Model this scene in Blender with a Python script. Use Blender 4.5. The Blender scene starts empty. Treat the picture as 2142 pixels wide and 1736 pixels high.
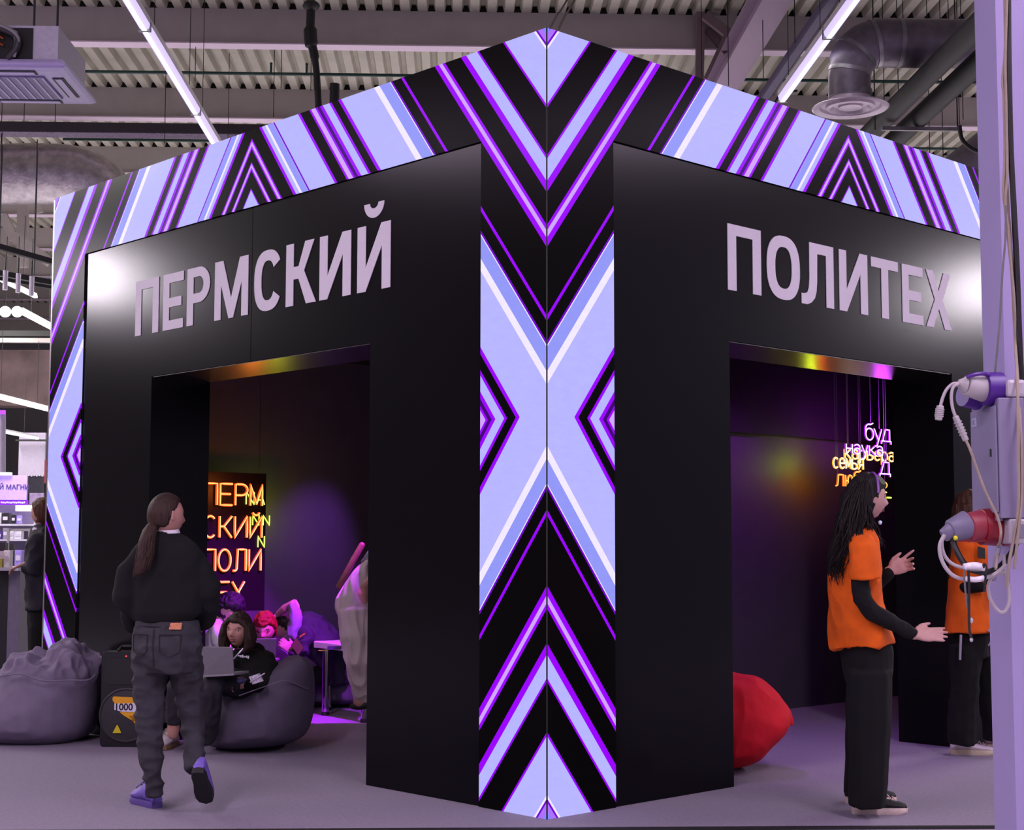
import bpy, math, random
from math import sin, cos, pi, radians
from mathutils import Vector, Matrix, noise
random.seed(7)
sc = bpy.context.scene
col = sc.collection
V = Vector

# ------------------------------------------------------------------ camera
FPX, YAW, PITCH, ROLL = 3187.84, 0.814065, 0.0852147, 0.00163787
CAM = V((5.43710, -5.37537, 1.34525))
FW = V((-sin(YAW) * cos(PITCH), cos(YAW) * cos(PITCH), sin(PITCH)))
_rt = V((cos(YAW), sin(YAW), 0)); _up = _rt.cross(FW)
RT = _rt * cos(ROLL) + _up * sin(ROLL)
UP = -_rt * sin(ROLL) + _up * cos(ROLL)
FH = V((-sin(YAW), cos(YAW), 0)); RH = V((cos(YAW), sin(YAW), 0)); ZU = V((0, 0, 1))
cd = bpy.data.cameras.new('camera'); cam = bpy.data.objects.new('camera', cd); col.objects.link(cam)
cd.sensor_fit = 'HORIZONTAL'; cd.sensor_width = 36.0; cd.lens = FPX / 2142 * 36.0
cd.clip_start = 0.1; cd.clip_end = 200
cam.matrix_world = Matrix(((RT.x, UP.x, -FW.x, CAM.x), (RT.y, UP.y, -FW.y, CAM.y), (RT.z, UP.z, -FW.z, CAM.z), (0, 0, 0, 1)))
sc.camera = cam

def at(u, v, d):
    """point in the place seen at photo pixel (u, v), d metres deep"""
    return CAM + (FW + RT * ((u - 1071) / FPX) - UP * ((v - 868) / FPX)) * d
def onz(u, v, z=0.0):
    r = FW + RT * ((u - 1071) / FPX) - UP * ((v - 868) / FPX)
    return CAM + r * ((z - CAM.z) / r.z)
# hall grid: hx to the right, hy away from the camera
YB = radians(48.6546)
BX = V((cos(YB), sin(YB), 0)); BY = V((-sin(YB), cos(YB), 0))
def hall(x, y, z):
    return V((CAM.x, CAM.y, 0)) + BX * x + BY * y + ZU * z

# ------------------------------------------------------------------ world, lights, exposure
def lin(r, g, b):
    f = lambda c: (c / 255 / 12.92) if c / 255 <= 0.04045 else ((c / 255 + 0.055) / 1.055) ** 2.4
    return (f(r), f(g), f(b), 1.0)
w = bpy.data.worlds.new('hall_air'); sc.world = w; w.use_nodes = True
w.node_tree.nodes['Background'].inputs[0].default_value = (0.70, 0.60, 0.86, 1)
w.node_tree.nodes['Background'].inputs[1].default_value = 0.40
sc.view_settings.view_transform = 'Standard'; sc.view_settings.look = 'None'
sc.view_settings.exposure = 0.0; sc.view_settings.gamma = 1.0
sc.view_settings.use_curve_mapping = False
sc.cycles.use_denoising = True
sc.cycles.max_bounces = 8
sc.cycles.sample_clamp_indirect = 6.0

def area(name, loc, target, power, sx, sy, color):
    l = bpy.data.lights.new(name, 'AREA'); l.shape = 'RECTANGLE'; l.size = sx; l.size_y = sy
    l.energy = power; l.color = color
    o = bpy.data.objects.new(name, l); col.objects.link(o); o.location = loc
    o.rotation_euler = (target - loc).to_track_quat('-Z', 'Y').to_euler()
    return o
def spot(name, loc, target, power, angle, color, radius=0.06, blend=0.6):
    l = bpy.data.lights.new(name, 'SPOT'); l.energy = power; l.color = color
    l.spot_size = radians(angle); l.spot_blend = blend; l.shadow_soft_size = radius
    o = bpy.data.objects.new(name, l); col.objects.link(o); o.location = loc
    o.rotation_euler = (target - loc).to_track_quat('-Z', 'Y').to_euler()
    return o
# rows of hall lamps over and behind the camera (the rows seen in the photo run on overhead); those beyond the booth added to brighten the roof
for hx, hy in ((-2.97, 2.0), (3.5, 2.0), (-2.97, -4.0), (3.5, -4.0), (-9.4, 8.0), (9.9, 8.0), (-9.4, 0.0), (9.9, 0.0), (-9.4, 16.0), (9.9, 16.0), (-2.97, 24.0), (3.5, 24.0), (-9.4, 26.0), (9.9, 26.0)):
    p = hall(hx, hy, 6.1)
    area('hall_and_added_lamp_light', p, p - ZU * 5, 340 if hy < 10 else 850, 0.2, 5.5, (0.96, 0.76, 1.0) if hy < 10 else (1.0, 0.95, 0.92)).rotation_euler = (0, 0, YB)
# two unseen hall floodlights: their reflections sit at the far ends of the black fascias
area('unseen_floodlight_light', V((-19.2, -7.5, 6.1)), V((-4.7, 0, 3.3)), 240, .8, .8, (1.0, 0.90, 1.0))
area('unseen_floodlight_light', V((8.9, 20.3, 6.1)), V((0, 4.6, 3.2)), 260, .8, .8, (1.0, 0.90, 1.0))

# ------------------------------------------------------------------ materials
MATS = {}
def mat(name, rgb, rough=0.6, metal=0.0, spec=0.5, var=0.08, scale=30.0, bump=0.0, bscale=120.0, emit=None, strength=0.0, alpha=None, stretch=(1, 1, 1)):
    if name in MATS: return MATS[name]
    m = bpy.data.materials.new(name); m.use_nodes = True
    nt = m.node_tree; b = nt.nodes['Principled BSDF']
    c = lin(*rgb)
    b.inputs['Roughness'].default_value = rough; b.inputs['Metallic'].default_value = metal
    b.inputs['Specular IOR Level'].default_value = spec
    tc = nt.nodes.new('ShaderNodeTexCoord'); mp = nt.nodes.new('ShaderNodeMapping')
    mp.inputs['Scale'].default_value = stretch
    nt.links.new(tc.outputs['Object'], mp.inputs['Vector'])
    n = nt.nodes.new('ShaderNodeTexNoise'); n.inputs['Scale'].default_value = scale; n.inputs['Detail'].default_value = 4
    nt.links.new(mp.outputs[0], n.inputs['Vector'])
    r = nt.nodes.new('ShaderNodeValToRGB')
    r.color_ramp.elements[0].position = 0.3; r.color_ramp.elements[1].position = 0.7
    r.color_ramp.elements[0].color = tuple(x * (1 - var) for x in c[:3]) + (1,)
    r.color_ramp.elements[1].color = tuple(min(1, x * (1 + var)) for x in c[:3]) + (1,)
    nt.links.new(n.outputs['Fac'], r.inputs['Fac']); nt.links.new(r.outputs['Color'], b.inputs['Base Color'])
    if bump:
        n2 = nt.nodes.new('ShaderNodeTexNoise'); n2.inputs['Scale'].default_value = bscale; n2.inputs['Detail'].default_value = 3
        nt.links.new(mp.outputs[0], n2.inputs['Vector'])
        bp = nt.nodes.new('ShaderNodeBump'); bp.inputs['Strength'].default_value = bump; bp.inputs['Distance'].default_value = 0.01
        nt.links.new(n2.outputs['Fac'], bp.inputs['Height']); nt.links.new(bp.outputs['Normal'], b.inputs['Normal'])
    if emit:
        b.inputs['Emission Color'].default_value = emit if len(emit) == 4 else tuple(emit) + (1,)
        b.inputs['Emission Strength'].default_value = strength
    MATS[name] = m
    return m
def glow(name, rgb, strength):
    """a light-giving material, linear colour"""
    if name in MATS: return MATS[name]
    m = bpy.data.materials.new(name); m.use_nodes = True; b = m.node_tree.nodes['Principled BSDF']
    b.inputs['Base Color'].default_value = (0.02, 0.02, 0.02, 1)
    b.inputs['Emission Color'].default_value = tuple(rgb) + (1,); b.inputs['Emission Strength'].default_value = strength
    MATS[name] = m
    return m

# ------------------------------------------------------------------ mesh helpers
def basis(d, hint=ZU):
    d = d.normalized()
    if abs(d.dot(hint)) > 0.98: hint = RH
    a = d.cross(hint).normalized(); b = a.cross(d).normalized()
    return a, b
class MB:
    def __init__(s): s.v = []; s.f = []; s.m = []; s.cur = 0
    def add(s, vs, fs):
        n = len(s.v); s.v += [V(p) for p in vs]
        s.f += [tuple(i + n for i in f) for f in fs]; s.m += [s.cur] * len(fs)
        return s
    def box(s, lo, hi):
        x0, y0, z0 = lo; x1, y1, z1 = hi
        return s.add([(x0, y0, z0), (x1, y0, z0), (x1, y1, z0), (x0, y1, z0), (x0, y0, z1), (x1, y0, z1), (x1, y1, z1), (x0, y1, z1)],
                     [(0, 3, 2, 1), (4, 5, 6, 7), (0, 1, 5, 4), (1, 2, 6, 5), (2, 3, 7, 6), (3, 0, 4, 7)])
    def obox(s, c, x, y, z):
        """box by centre and half-size vectors"""
        P = [c - x - y - z, c + x - y - z, c + x + y - z, c - x + y - z, c - x - y + z, c + x - y + z, c + x + y + z, c - x + y + z]
        return s.add(P, [(0, 3, 2, 1), (4, 5, 6, 7), (0, 1, 5, 4), (1, 2, 6, 5), (2, 3, 7, 6), (3, 0, 4, 7)])
    def rbox(s, c, x, y, z, r=0.15, n=4):
        """box rounded around its z axis"""
        pts = []
        for cx, cy, a0 in ((1, 1, 0), (-1, 1, 90), (-1, -1, 180), (1, -1, 270)):
            for k in range(n + 1):
                a = radians(a0 + 90 * k / n); pts.append((cx * (1 - r) + r * cos(a), cy * (1 - r) + r * sin(a)))
        return s.loft([[c + x * px + y * py - z for px, py in pts], [c + x * px + y * py + z for px, py in pts]])
    def loft(s, rings, cap=True, closed=True):
        n = len(rings[0]); vs = [p for r in rings for p in r]; fs = []
        for i in range(len(rings) - 1):
            for k in range(n if closed else n - 1):
                a = i * n + k; b = i * n + (k + 1) % n
                fs.append((a, b, b + n, a + n))
        if cap and closed:
            fs.append(tuple(range(n - 1, -1, -1))); o = (len(rings) - 1) * n; fs.append(tuple(o + k for k in range(n)))
        return s.add(vs, fs)
    def rings(s, lst, n=20, cap=True, e=1.0):
        """loft of ellipses (centre, half-axis a, half-axis b)"""
        R = []
        for c, a, b in lst:
            R.append([c + a * (math.copysign(abs(cos(t)) ** e, cos(t))) + b * (math.copysign(abs(sin(t)) ** e, sin(t))) for t in [2 * pi * k / n for k in range(n)]])
        return s.loft(R, cap)
    def tube(s, pts, r, n=10, cap=True):
        pts = [V(p) for p in pts]; m = len(pts)
        rr = r if isinstance(r, (list, tuple)) else [r] * m
        a = None; R = []
        for i, p in enumerate(pts):
            t = (pts[min(i + 1, m - 1)] - pts[max(i - 1, 0)]).normalized()
            if a is None: a, _ = basis(t)
            a = (a - t * a.dot(t)).normalized(); b = t.cross(a)
            R.append([p + (a * cos(2 * pi * k / n) + b * sin(2 * pi * k / n)) * rr[i] for k in range(n)])
        return s.loft(R, cap)
    def limb(s, pts, r, n=14):
        """tube with round ends"""
        pts = [V(p) for p in pts]; r = list(r)
        d0 = (pts[0] - pts[1]).normalized(); d1 = (pts[-1] - pts[-2]).normalized()
        P = [pts[0] + d0 * r[0] * .9, pts[0] + d0 * r[0] * .6] + pts + [pts[-1] + d1 * r[-1] * .6, pts[-1] + d1 * r[-1] * .9]
        return s.tube(P, [r[0] * .4, r[0] * .8] + r + [r[-1] * .8, r[-1] * .4], n)
    def ball(s, c, x, y, z, n=16, m=10):
        R = []
        for i in range(m + 1):
            t = -pi / 2 + pi * i / m; R.append([c + z * sin(t) + (x * cos(2 * pi * k / n) + y * sin(2 * pi * k / n)) * max(cos(t), 0.02) for k in range(n)])
        return s.loft(R)
    def ext(s, poly, o, x, y, nrm):
        """flat outline (2-D list) placed at o along x, y and given thickness nrm"""
        n = len(poly); A = [o + x * p[0] + y * p[1] for p in poly]; B = [p + nrm for p in A]
        return s.add(A + B, [tuple(range(n)), tuple(range(2 * n - 1, n - 1, -1))] + [(k, k + n, (k + 1) % n + n, (k + 1) % n) for k in range(n)])
    def strip(s, P, Q, o, x, y, nrm):
        """band between two 2-D paths, given thickness"""
        for k in range(len(P) - 1):
            s.ext([P[k], P[k + 1], Q[k + 1], Q[k]], o, x, y, nrm)
        return s
    def build(s, name, m, parent=None, smooth=True, angle=40, origin=None, bevel=0):
        o = V(origin) if origin is not None else V((0, 0, 0))
        base = parent_origin(parent) if parent else o
        me = bpy.data.meshes.new(name); me.from_pydata([tuple(p - base) for p in s.v], [], s.f)
        ms = m if isinstance(m, (list, tuple)) else [m]
        for x in ms: me.materials.append(x)
        if len(ms) > 1:
            for p, k in zip(me.polygons, s.m): p.material_index = k
        return finish(me, name, parent, smooth, angle, base, bevel)
    def solid(s, name, m, parent=None, voxel=0.01, it=4, fn=None, origin=None):
        """all the shapes grown together into one closed surface"""
        o = V(origin) if origin is not None else V((0, 0, 0))
        base = parent_origin(parent) if parent else o
        me = bpy.data.meshes.new('tmp'); me.from_pydata([tuple(p - base) for p in s.v], [], s.f)
        t = bpy.data.objects.new('tmp', me); col.objects.link(t)
        md = t.modifiers.new('r', 'REMESH'); md.mode = 'VOXEL'; md.voxel_size = voxel
        if it:
            sm = t.modifiers.new('s', 'SMOOTH'); sm.factor = 0.5; sm.iterations = it
        dg = bpy.context.evaluated_depsgraph_get(); dg.update()
        out = bpy.data.meshes.new_from_object(t.evaluated_get(dg)); bpy.data.objects.remove(t); bpy.data.meshes.remove(me)
        out.name = name
        if fn:
            nn = [v.normal.copy() for v in out.vertices]
            for v, n_ in zip(out.vertices, nn): v.co += n_ * fn(v.co + base, n_)
        out.materials.clear(); out.materials.append(m)
        return finish(out, name, parent, True, 180, base, 0)
def parent_origin(p):
    o = V((0, 0, 0))
    while p is not None: o = o + V(p.location); p = p.parent
    return o
def finish(me, name, parent, smooth, angle, base, bevel):
    me.validate(); me.update()
    if smooth:
        for p in me.polygons: p.use_smooth = True
        if angle < 180: me.set_sharp_from_angle(angle=radians(angle))
    o = bpy.data.objects.new(name, me); col.objects.link(o)
    if parent: o.parent = parent
    else: o.location = base
    if bevel:
        b = o.modifiers.new('bevel', 'BEVEL'); b.width = bevel; b.segments = 2; b.limit_method = 'ANGLE'
    return o
def tag(o, label=None, cat=None, group=None, kind=None):
    if label: o['label'] = label
    if cat: o['category'] = cat
    if group: o['group'] = group
    if kind: o['kind'] = kind
    return o
def thing(name, label, cat, loc, group=None):
    o = bpy.data.objects.new(name, None); col.objects.link(o); o.location = loc; o.empty_display_size = 0.1
    return tag(o, label, cat, group)
def struct(o): o['kind'] = 'structure'; return o
def catmull(P, k=6):
    P = [V(p) for p in P]; out = []
    for i in range(len(P) - 1):
        a, b, c, d = P[max(i - 1, 0)], P[i], P[i + 1], P[min(i + 2, len(P) - 1)]
        for j in range(k):
            t = j / k
            out.append(0.5 * ((2 * b) + (c - a) * t + (2 * a - 5 * b + 4 * c - d) * t * t + (3 * b - a - 3 * c + d) * t ** 3))
    out.append(P[-1])
    return out
def px(lst, d, k=6):
    """smooth line through photo pixels at depth d (or with its own depth as a third number)"""
    return catmull([at(q[0], q[1], q[2] if len(q) > 2 else d) for q in lst], k)
def lettering(text, o, x, y, nrm, size, sx=1.0, bold=0.0):
    """flat letters as mesh data: list of (verts, faces)"""
    c = bpy.data.curves.new('t', 'FONT'); c.body = text; c.size = size; c.offset = bold
    t = bpy.data.objects.new('t', c); col.objects.link(t)
    dg = bpy.context.evaluated_depsgraph_get(); dg.update()
    me = bpy.data.meshes.new_from_object(t.evaluated_get(dg))
    vs = [o + x * (v.co.x * sx) + y * v.co.y + nrm for v in me.vertices]; fs = [tuple(p.vertices) for p in me.polygons]
    bpy.data.objects.remove(t); bpy.data.curves.remove(c); bpy.data.meshes.remove(me)
    return vs, fs

# ================================================================== SETTING: hall
M_carpet = mat('grey_carpet', (128, 119, 136), 0.95, var=0.09, scale=45, bump=0.35, bscale=300)
M_gloss = mat('polished_floor', (186, 180, 190), 0.15, var=0.1, scale=3)
M_deck = mat('deck_steel', (176, 172, 158), 0.55, 0.0, var=0.10, scale=3)
M_beam = mat('beam_paint', (172, 164, 160), 0.6, var=0.05, scale=4)
M_dark = mat('rib_gap_shade', (16, 14, 14), 0.8)  # stands in for shade inside the deck ribs
M_white = mat('white_enamel', (225, 222, 228), 0.4, var=0.02)
M_black = mat('black_matte', (14, 13, 15), 0.6)
M_blackgl = mat('black_satin', (20, 18, 22), 0.3)
M_galv = mat('galvanised_steel', (150, 148, 150), 0.38, 0.7, var=0.15, scale=14)
M_lag = mat('duct_foil', (170, 162, 168), 0.32, 0.75, var=0.25, scale=9, bump=0.8, bscale=24)
M_chrome = mat('chrome', (205, 205, 210), 0.08, 1.0, var=0.02)

b = MB(); b.add([hall(-30, -8, -0.012), hall(30, -8, -0.012), hall(30, 60, -0.012), hall(-30, 60, -0.012)], [(0, 1, 2, 3)])
struct(b.build('floor', M_gloss, smooth=False))
b = MB(); A = [hall(-14, 7.42, 0), hall(14, 7.42, 0), hall(14, 17.0, 0), hall(-14, 17.0, 0)]
b.add(A + [p - ZU * 0.011 for p in A], [(0, 1, 2, 3), (7, 6, 5, 4), (0, 4, 5, 1), (1, 5, 6, 2), (2, 6, 7, 3), (3, 7, 4, 0)])
struct(b.build('floor_carpet', M_carpet, smooth=False))
b = MB(); c = hall(0, 7.405, -0.004); b.obox(c, BX * 14, BY * 0.014, ZU * 0.006); struct(b.build('trim_1', M_black, smooth=False))

# corrugated roof deck
b = MB(); pitch = 0.205; prof = []
nx = 210
for i in range(nx):
    x = -21 + i * pitch
    prof += [(x, 7.65), (x + 0.105, 7.65), (x + 0.13, 7.735), (x + 0.18, 7.735)]
R = [[hall(px_, y, z) for px_, z in prof] for y in (4.0, 50.0)]
b.loft(R, cap=False, closed=False)
struct(b.build('ceiling', M_deck, smooth=False))
b = MB(); b.add([hall(-30, 46, 0), hall(30, 46, 0), hall(30, 46, 8), hall(-30, 46, 8)], [(0, 1, 2, 3)])
struct(b.build('wall_far', mat('far_wall_paint', (120, 116, 120), 0.8), smooth=False))
b = MB(); b.add([hall(-22, -8, 0), hall(-22, 46, 0), hall(-22, 46, 8), hall(-22, -8, 8)], [(0, 1, 2, 3)])
struct(b.build('wall_left', MATS['far_wall_paint'], smooth=False))

# roof beams across the hall: web, bottom flange toned for light from below, dark strips standing in for rib shade
for k in range(9):
    y = 17.62 + 3.18 * k
    b = MB()
    b.obox(hall(0, y + 0.01, 7.44), BX * 21, BY * 0.006, ZU * 0.21)
    bm = struct(b.build('roof_beam', M_beam, smooth=False))
    b = MB(); b.obox(hall(0, y + 0.06, 7.221), BX * 21, BY * 0.10, ZU * 0.008); struct(b.build('trim_flange', mat('flange_lit_tone', (222, 204, 220), .5, var=.03), bm, smooth=False))
    b = MB(); b.obox(hall(0, y + 0.06, 7.692), BX * 21, BY * 0.02, ZU * 0.041); struct(b.build('trim_gap_shade', M_dark, bm, smooth=False))

# main girder running away from the camera, with its braces
def gir(b, x, w_, z0, z1, y0=9.0, y1=45.0):
    b.obox(hall(x, (y0 + y1) / 2, (z0 + z1) / 2), BX * w_, BY * ((y1 - y0) / 2), ZU * ((z1 - z0) / 2))
b = MB(); gir(b, 3.22, 0.16, 6.86, 6.88); gir(b, 3.22, 0.012, 6.88, 7.20); gir(b, 3.22, 0.13, 7.20, 7.22)
struct(b.build('roof_beam_girder', mat('girder_paint', (150, 128, 150), 0.55, var=0.04), smooth=False))
for (u0, v0, u1, v1, r_, y0) in ((1474, 32, 1566, 104, .055, 17.3), (1466, 0, 1462, 190, .05, 17.4), (1524, 60, 1475, 165, .022, 17.2), (1580, 20, 1562, 100, .045, 17.35), (1480, 60, 1520, 110, .05, 17.45)):
    d0 = y0 * 1.04
    b = MB(); p0, p1 = at(u0, v0, d0), at(u1, v1, d0); a, c = basis(p1 - p0, BY)
    b.obox((p0 + p1) / 2, (p1 - p0) / 2, a * r_, c * r_ * .7)
    struct(b.build('roof_brace', mat('brace_paint', (132, 110, 116), 0.6), smooth=False))

for (u0, v0, u1, v1, r_, d0) in ((48, 375, 48, 560, .085, 26), (6, 450, 30, 500, .075, 25.6), (30, 495, 104, 548, .09, 25.6), (66, 380, 84, 445, .05, 25.8), (90, 372, 140, 425, .07, 26.3)):
    b = MB(); p0, p1 = at(u0, v0, d0), at(u1, v1, d0); a, c = basis(p1 - p0, BY)
    b.obox((p0 + p1) / 2, (p1 - p0) / 2, a * r_, c * r_ * .7)
    struct(b.build('roof_brace', M_beam, smooth=False))
b = MB(); b.obox(hall(-9, 27.5, 5.0), BX * 3.6, BY * .05, ZU * .04); struct(b.build('roof_beam_low', M_beam, smooth=False))

# ------------------------------------------------------------------ services under the roof
def along(p, q): return (V(p) + V(q)) / 2
M_tube = glow('tube_light', (1.0, 0.93, 1.0), 9.0); M_lens = glow('lamp_lens', (.66, .54, 1.0), 1.15)
def luminaire(x, y0, y1, z, label, group, w_=0.055, tubes=True):
    c = hall(x, (y0 + y1) / 2, z); hl = (y1 - y0) / 2 - 0.02
    t = thing('linear_luminaire', label, 'ceiling light', c, group)
    b = MB(); b.obox(c + ZU * 0.05, BX * w_, BY * hl, ZU * 0.03); b.build('housing', M_white, t, smooth=False)
    b = MB()
    sec = [(-w_ * .95, .02), (-w_ * .8, -.02), (-w_ * .4, -.035), (w_ * .4, -.035), (w_ * .8, -.02), (w_ * .95, .02)]
    b.loft([[c + BX * p + ZU * q - BY * hl for p, q in sec], [c + BX * p + ZU * q + BY * hl for p, q in sec]])
    b.build('diffuser', M_lens, t)
    b = MB(); b.obox(c - ZU * .036, BX * w_ * .36, BY * hl, ZU * .004); b.build('tube_lamp', M_tube, t, smooth=False)
    for s_ in (-1, 1):
        b = MB(); b.obox(c + BY * s_ * (hl + .008), BX * w_ * 1.05, BY * .008, ZU * .045); b.build('end_cap', M_galv, t, smooth=False)
        b = MB(); b.tube([c + BY * s_ * hl * .7 + ZU * .07, c + BY * s_ * hl * .7 + ZU * (7.65 - z)], 0.004, 5); b.build('hanger_wire', M_black, t)
    return t
ordn = ['nearest', 'second', 'third', 'fourth', 'fifth']
for i in range(3):
    luminaire(-2.97, 11.3 + 2.8 * i, 14.1 + 2.8 * i, 6.2, 'white linear ceiling light left of the booth, ' + ['nearest the camera', 'middle one', 'the one ending behind the screen'][i], 'left row of linear lights')
for i in range(2):
    luminaire(3.51, (11.25, 14.06)[i], (14.06, 16.15)[i], 6.2, 'white linear ceiling light beside the round air duct, ' + ['nearest the camera', 'the one ending behind the screen'][i], 'right row of linear lights')
b = MB(); b.tube(px([(1655, 180), (1640, 192), (1628, 205), (1622, 215)], 16.6), .018, 6); b.tube(px([(1640, 188), (1652, 191), (1668, 190)], 16.5), .012, 6)
tag(b.build('lamp_cable', M_black), 'short black cable looped at the end of the linear light right of the booth', 'cable')

M_green = mat('green_pipe', (12, 58, 48), 0.4)
for y, x0, x1, lab, nps in ((19.0, -14, 14, 'thin green sprinkler pipe crossing the ceiling just behind the first beam', ((-1.95, .12), (-2.4, .0))), (22.27, -5.85, 14, 'thin green sprinkler pipe above the silver duct on the left', ((-4.7, .08), (-4.0, .12)))):
    t = thing('sprinkler_pipe', lab, 'pipe', hall(0, y, 7.3), 'green sprinkler pipes')
    b = MB(); b.tube([hall(x0, y, 7.3), hall(x1, y, 7.3)], 0.022, 8); b.build('pipe_run', M_green, t)
    for x, h in nps:
        b = MB(); b.tube([hall(x, y, 7.3), hall(x, y, 7.42)], .016, 6); b.ball(hall(x, y, 7.43), BX * .02, BY * .02, ZU * .02, 8, 6); b.build('sprinkler_head', M_green, t)

# perforated tray and duct on the left
t = thing('cable_tray', 'dark horizontal cable tray hung above the silver duct on the left', 'cable tray', hall(-8, 19.6, 6.7))
b = MB(); b.obox(hall(-8, 19.72, 6.78), BX * 6.2, BY * .012, ZU * .065); b.build('side_rail', mat('tray_steel', (58, 52, 60), .5, .3), t, smooth=False)
b = MB(); b.obox(hall(-8, 19.85, 6.715), BX * 6.2, BY * .13, ZU * .006); b.build('tray_floor', mat('tray_floor_steel', (110, 96, 120), .4, .5, var=.6, scale=40), t, smooth=False)
M_wire = mat('steel_wire', (40, 38, 44), .5, .3)

def duct(name, label, pts, r, m, bands=(), cat='air duct', seg=24):
    t = thing(name, label, cat, pts[0])
    b = MB(); b.tube(pts, r, seg); b.build('duct_body', m, t)
    for i in bands:
        p = pts[i]; tdir = (pts[min(i + 1, len(pts) - 1)] - pts[max(i - 1, 0)]).normalized()
        b = MB(); b.tube([p - tdir * .02, p + tdir * .02], (r[i] if isinstance(r, list) else r) * 1.03, seg); b.build('joint_band', M_galv, t)
    return t
d_ = 21.5
P = catmull([at(-260, 366, d_), at(-60, 366, d_), at(90, 364, d_), at(165, 372, d_), at(215, 405, d_ + .15), at(235, 470, d_ + .3), at(238, 540, d_ + .3)], 4)
duct('air_duct', 'large silver insulated air duct with an elbow at upper left', P, .43, M_lag, ())

# round diffuser and its duct on the right
d_ = 15.0
top = at(1776, 140, d_)
P = catmull([at(1777, 200, d_), at(1777, 176, d_), at(1778, 150, d_), at(1792, 112, d_), at(1828, 92, d_), at(1880, 91, d_), at(1960, 92, d_), at(2150, 94, d_)], 4)
t = duct('air_duct', 'grey round air duct bending down to a white ceiling diffuser', P, [.205] * 10 + [.23] * 4 + [.235] * (len(P) - 14), mat('duct_grey', (120, 112, 122), .42, .5, var=.2, scale=10), (8, 12, 16, 20))
c = at(1779, 226, d_)
b = MB(); prof = [(.20, .12), (.205, .06), (.26, .04), (.365, .012), (.375, 0), (.36, -.012), (.30, .006), (.285, .03), (.24, .03), (.235, 0), (.20, -.008), (.18, .01), (.165, .03), (.12, .03), (.115, 0), (.06, -.01), (.001, -.012)]
b.loft([[c + (BX * cos(2 * pi * k / 40) + BY * sin(2 * pi * k / 40)) * r_ + ZU * z for k in range(40)] for r_, z in prof])
tt = thing('air_diffuser', 'round white air diffuser hanging above the right screen', 'air diffuser', c)
b.build('diffuser_plate', mat('diffuser_white', (205, 190, 205), .35, .2), tt)
b = MB(); b.loft([[c + (BX * cos(2 * pi * k / 32) + BY * sin(2 * pi * k / 32)) * r_ + ZU * z for k in range(32)] for r_, z in ((.213, .10), (.213, .17), (.2, .17))]); b.build('neck_ring', M_galv, tt)

for x, z, r_, lab in ((4.49, 5.85, .085, 'black pipe running away under the roof, the upper one beside the round duct'), (4.80, 5.81, .085, 'black pipe running away under the roof, the lower one beside the round duct')):
    t = thing('steel_pipe', lab, 'pipe', hall(x, 18, z), 'black pipes under the roof')
    b = MB(); b.tube([hall(x, 9, z), hall(x, 30, z)], r_ * 1.25, 14); b.build('pipe_run', M_black, t)
t = thing('pipe_hanger', 'steel trapeze hanger under the two black pipes', 'bracket', hall(4.7, 15.2, 5.68))
b = MB(); b.obox(hall(4.82, 15.45, 5.685), BX * .42, BY * .02, ZU * .02); b.build('cross_bar', M_galv, t, smooth=False)
for x in (4.33, 5.20):
    b = MB(); b.tube([hall(x, 15.45, 5.67), hall(x, 15.45, 7.65)], .007, 6); b.build('threaded_rod', M_wire, t)
duct('air_duct', 'large dark air duct running away behind the white column', [hall(6.0, 8 + 2 * k, 5.62) for k in range(12)], .40, mat('duct_dark', (88, 78, 96), .45, .4, var=.15, scale=6), ())
t = thing('cable_tray', 'narrow dark violet cable tray running beside the girder on the right', 'cable tray', hall(3.62, 18, 6.62), None)
b = MB(); gir(b, 3.60, .055, 6.60, 6.61); gir(b, 3.545, .006, 6.60, 6.68); gir(b, 3.655, .006, 6.60, 6.68)
b.build('tray_channel', mat('tray_violet', (84, 76, 104), .5, .3), t, smooth=False)

# hanging cables and wires
b = MB()
P = px([(650, 0), (650, 25), (649, 55), (650, 85), (656, 108), (661, 140), (664, 180), (667, 240)], 17.2, 5)
b.tube(P, [.05 + .025 * (1 if 10 < i < 18 else 0) - .012 * (i > 22) for i in range(len(P))], 8)
b.ball(at(651, 12, 17.2), BX * .1, BY * .1, ZU * .06, 10, 6)
tag(b.build('power_cable', M_black), 'thick black cable hanging from the roof deck left of the booth corner', 'cable')
b = MB(); b.tube([at(700, 175, 17.2), at(699, 235, 17.2)], .055, 8); tag(b.build('cable_end', M_black), 'short black cable drop just right of the thick hanging cable', 'cable')
for i, (u0, v0, u1, v1) in enumerate(((1151, 58, 1186, 0), (1168, 62, 1202, 0))):
    b = MB(); b.tube(px([(u0, v0, 7.75), ((u0 + u1) / 2 - 2, (v0 + v1) / 2, 8.5), (u1, v1, 9.6), (u1 + 90, v1 - 160, 13)], 8), .007, 6)
    tag(b.build('rigging_wire', mat('rig_wire', (60, 54, 40), .5)), ['left', 'right'][i] + ' one of the two thin wires rising from the top corner of the booth', 'wire', 'rigging wires on the corner')
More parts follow.
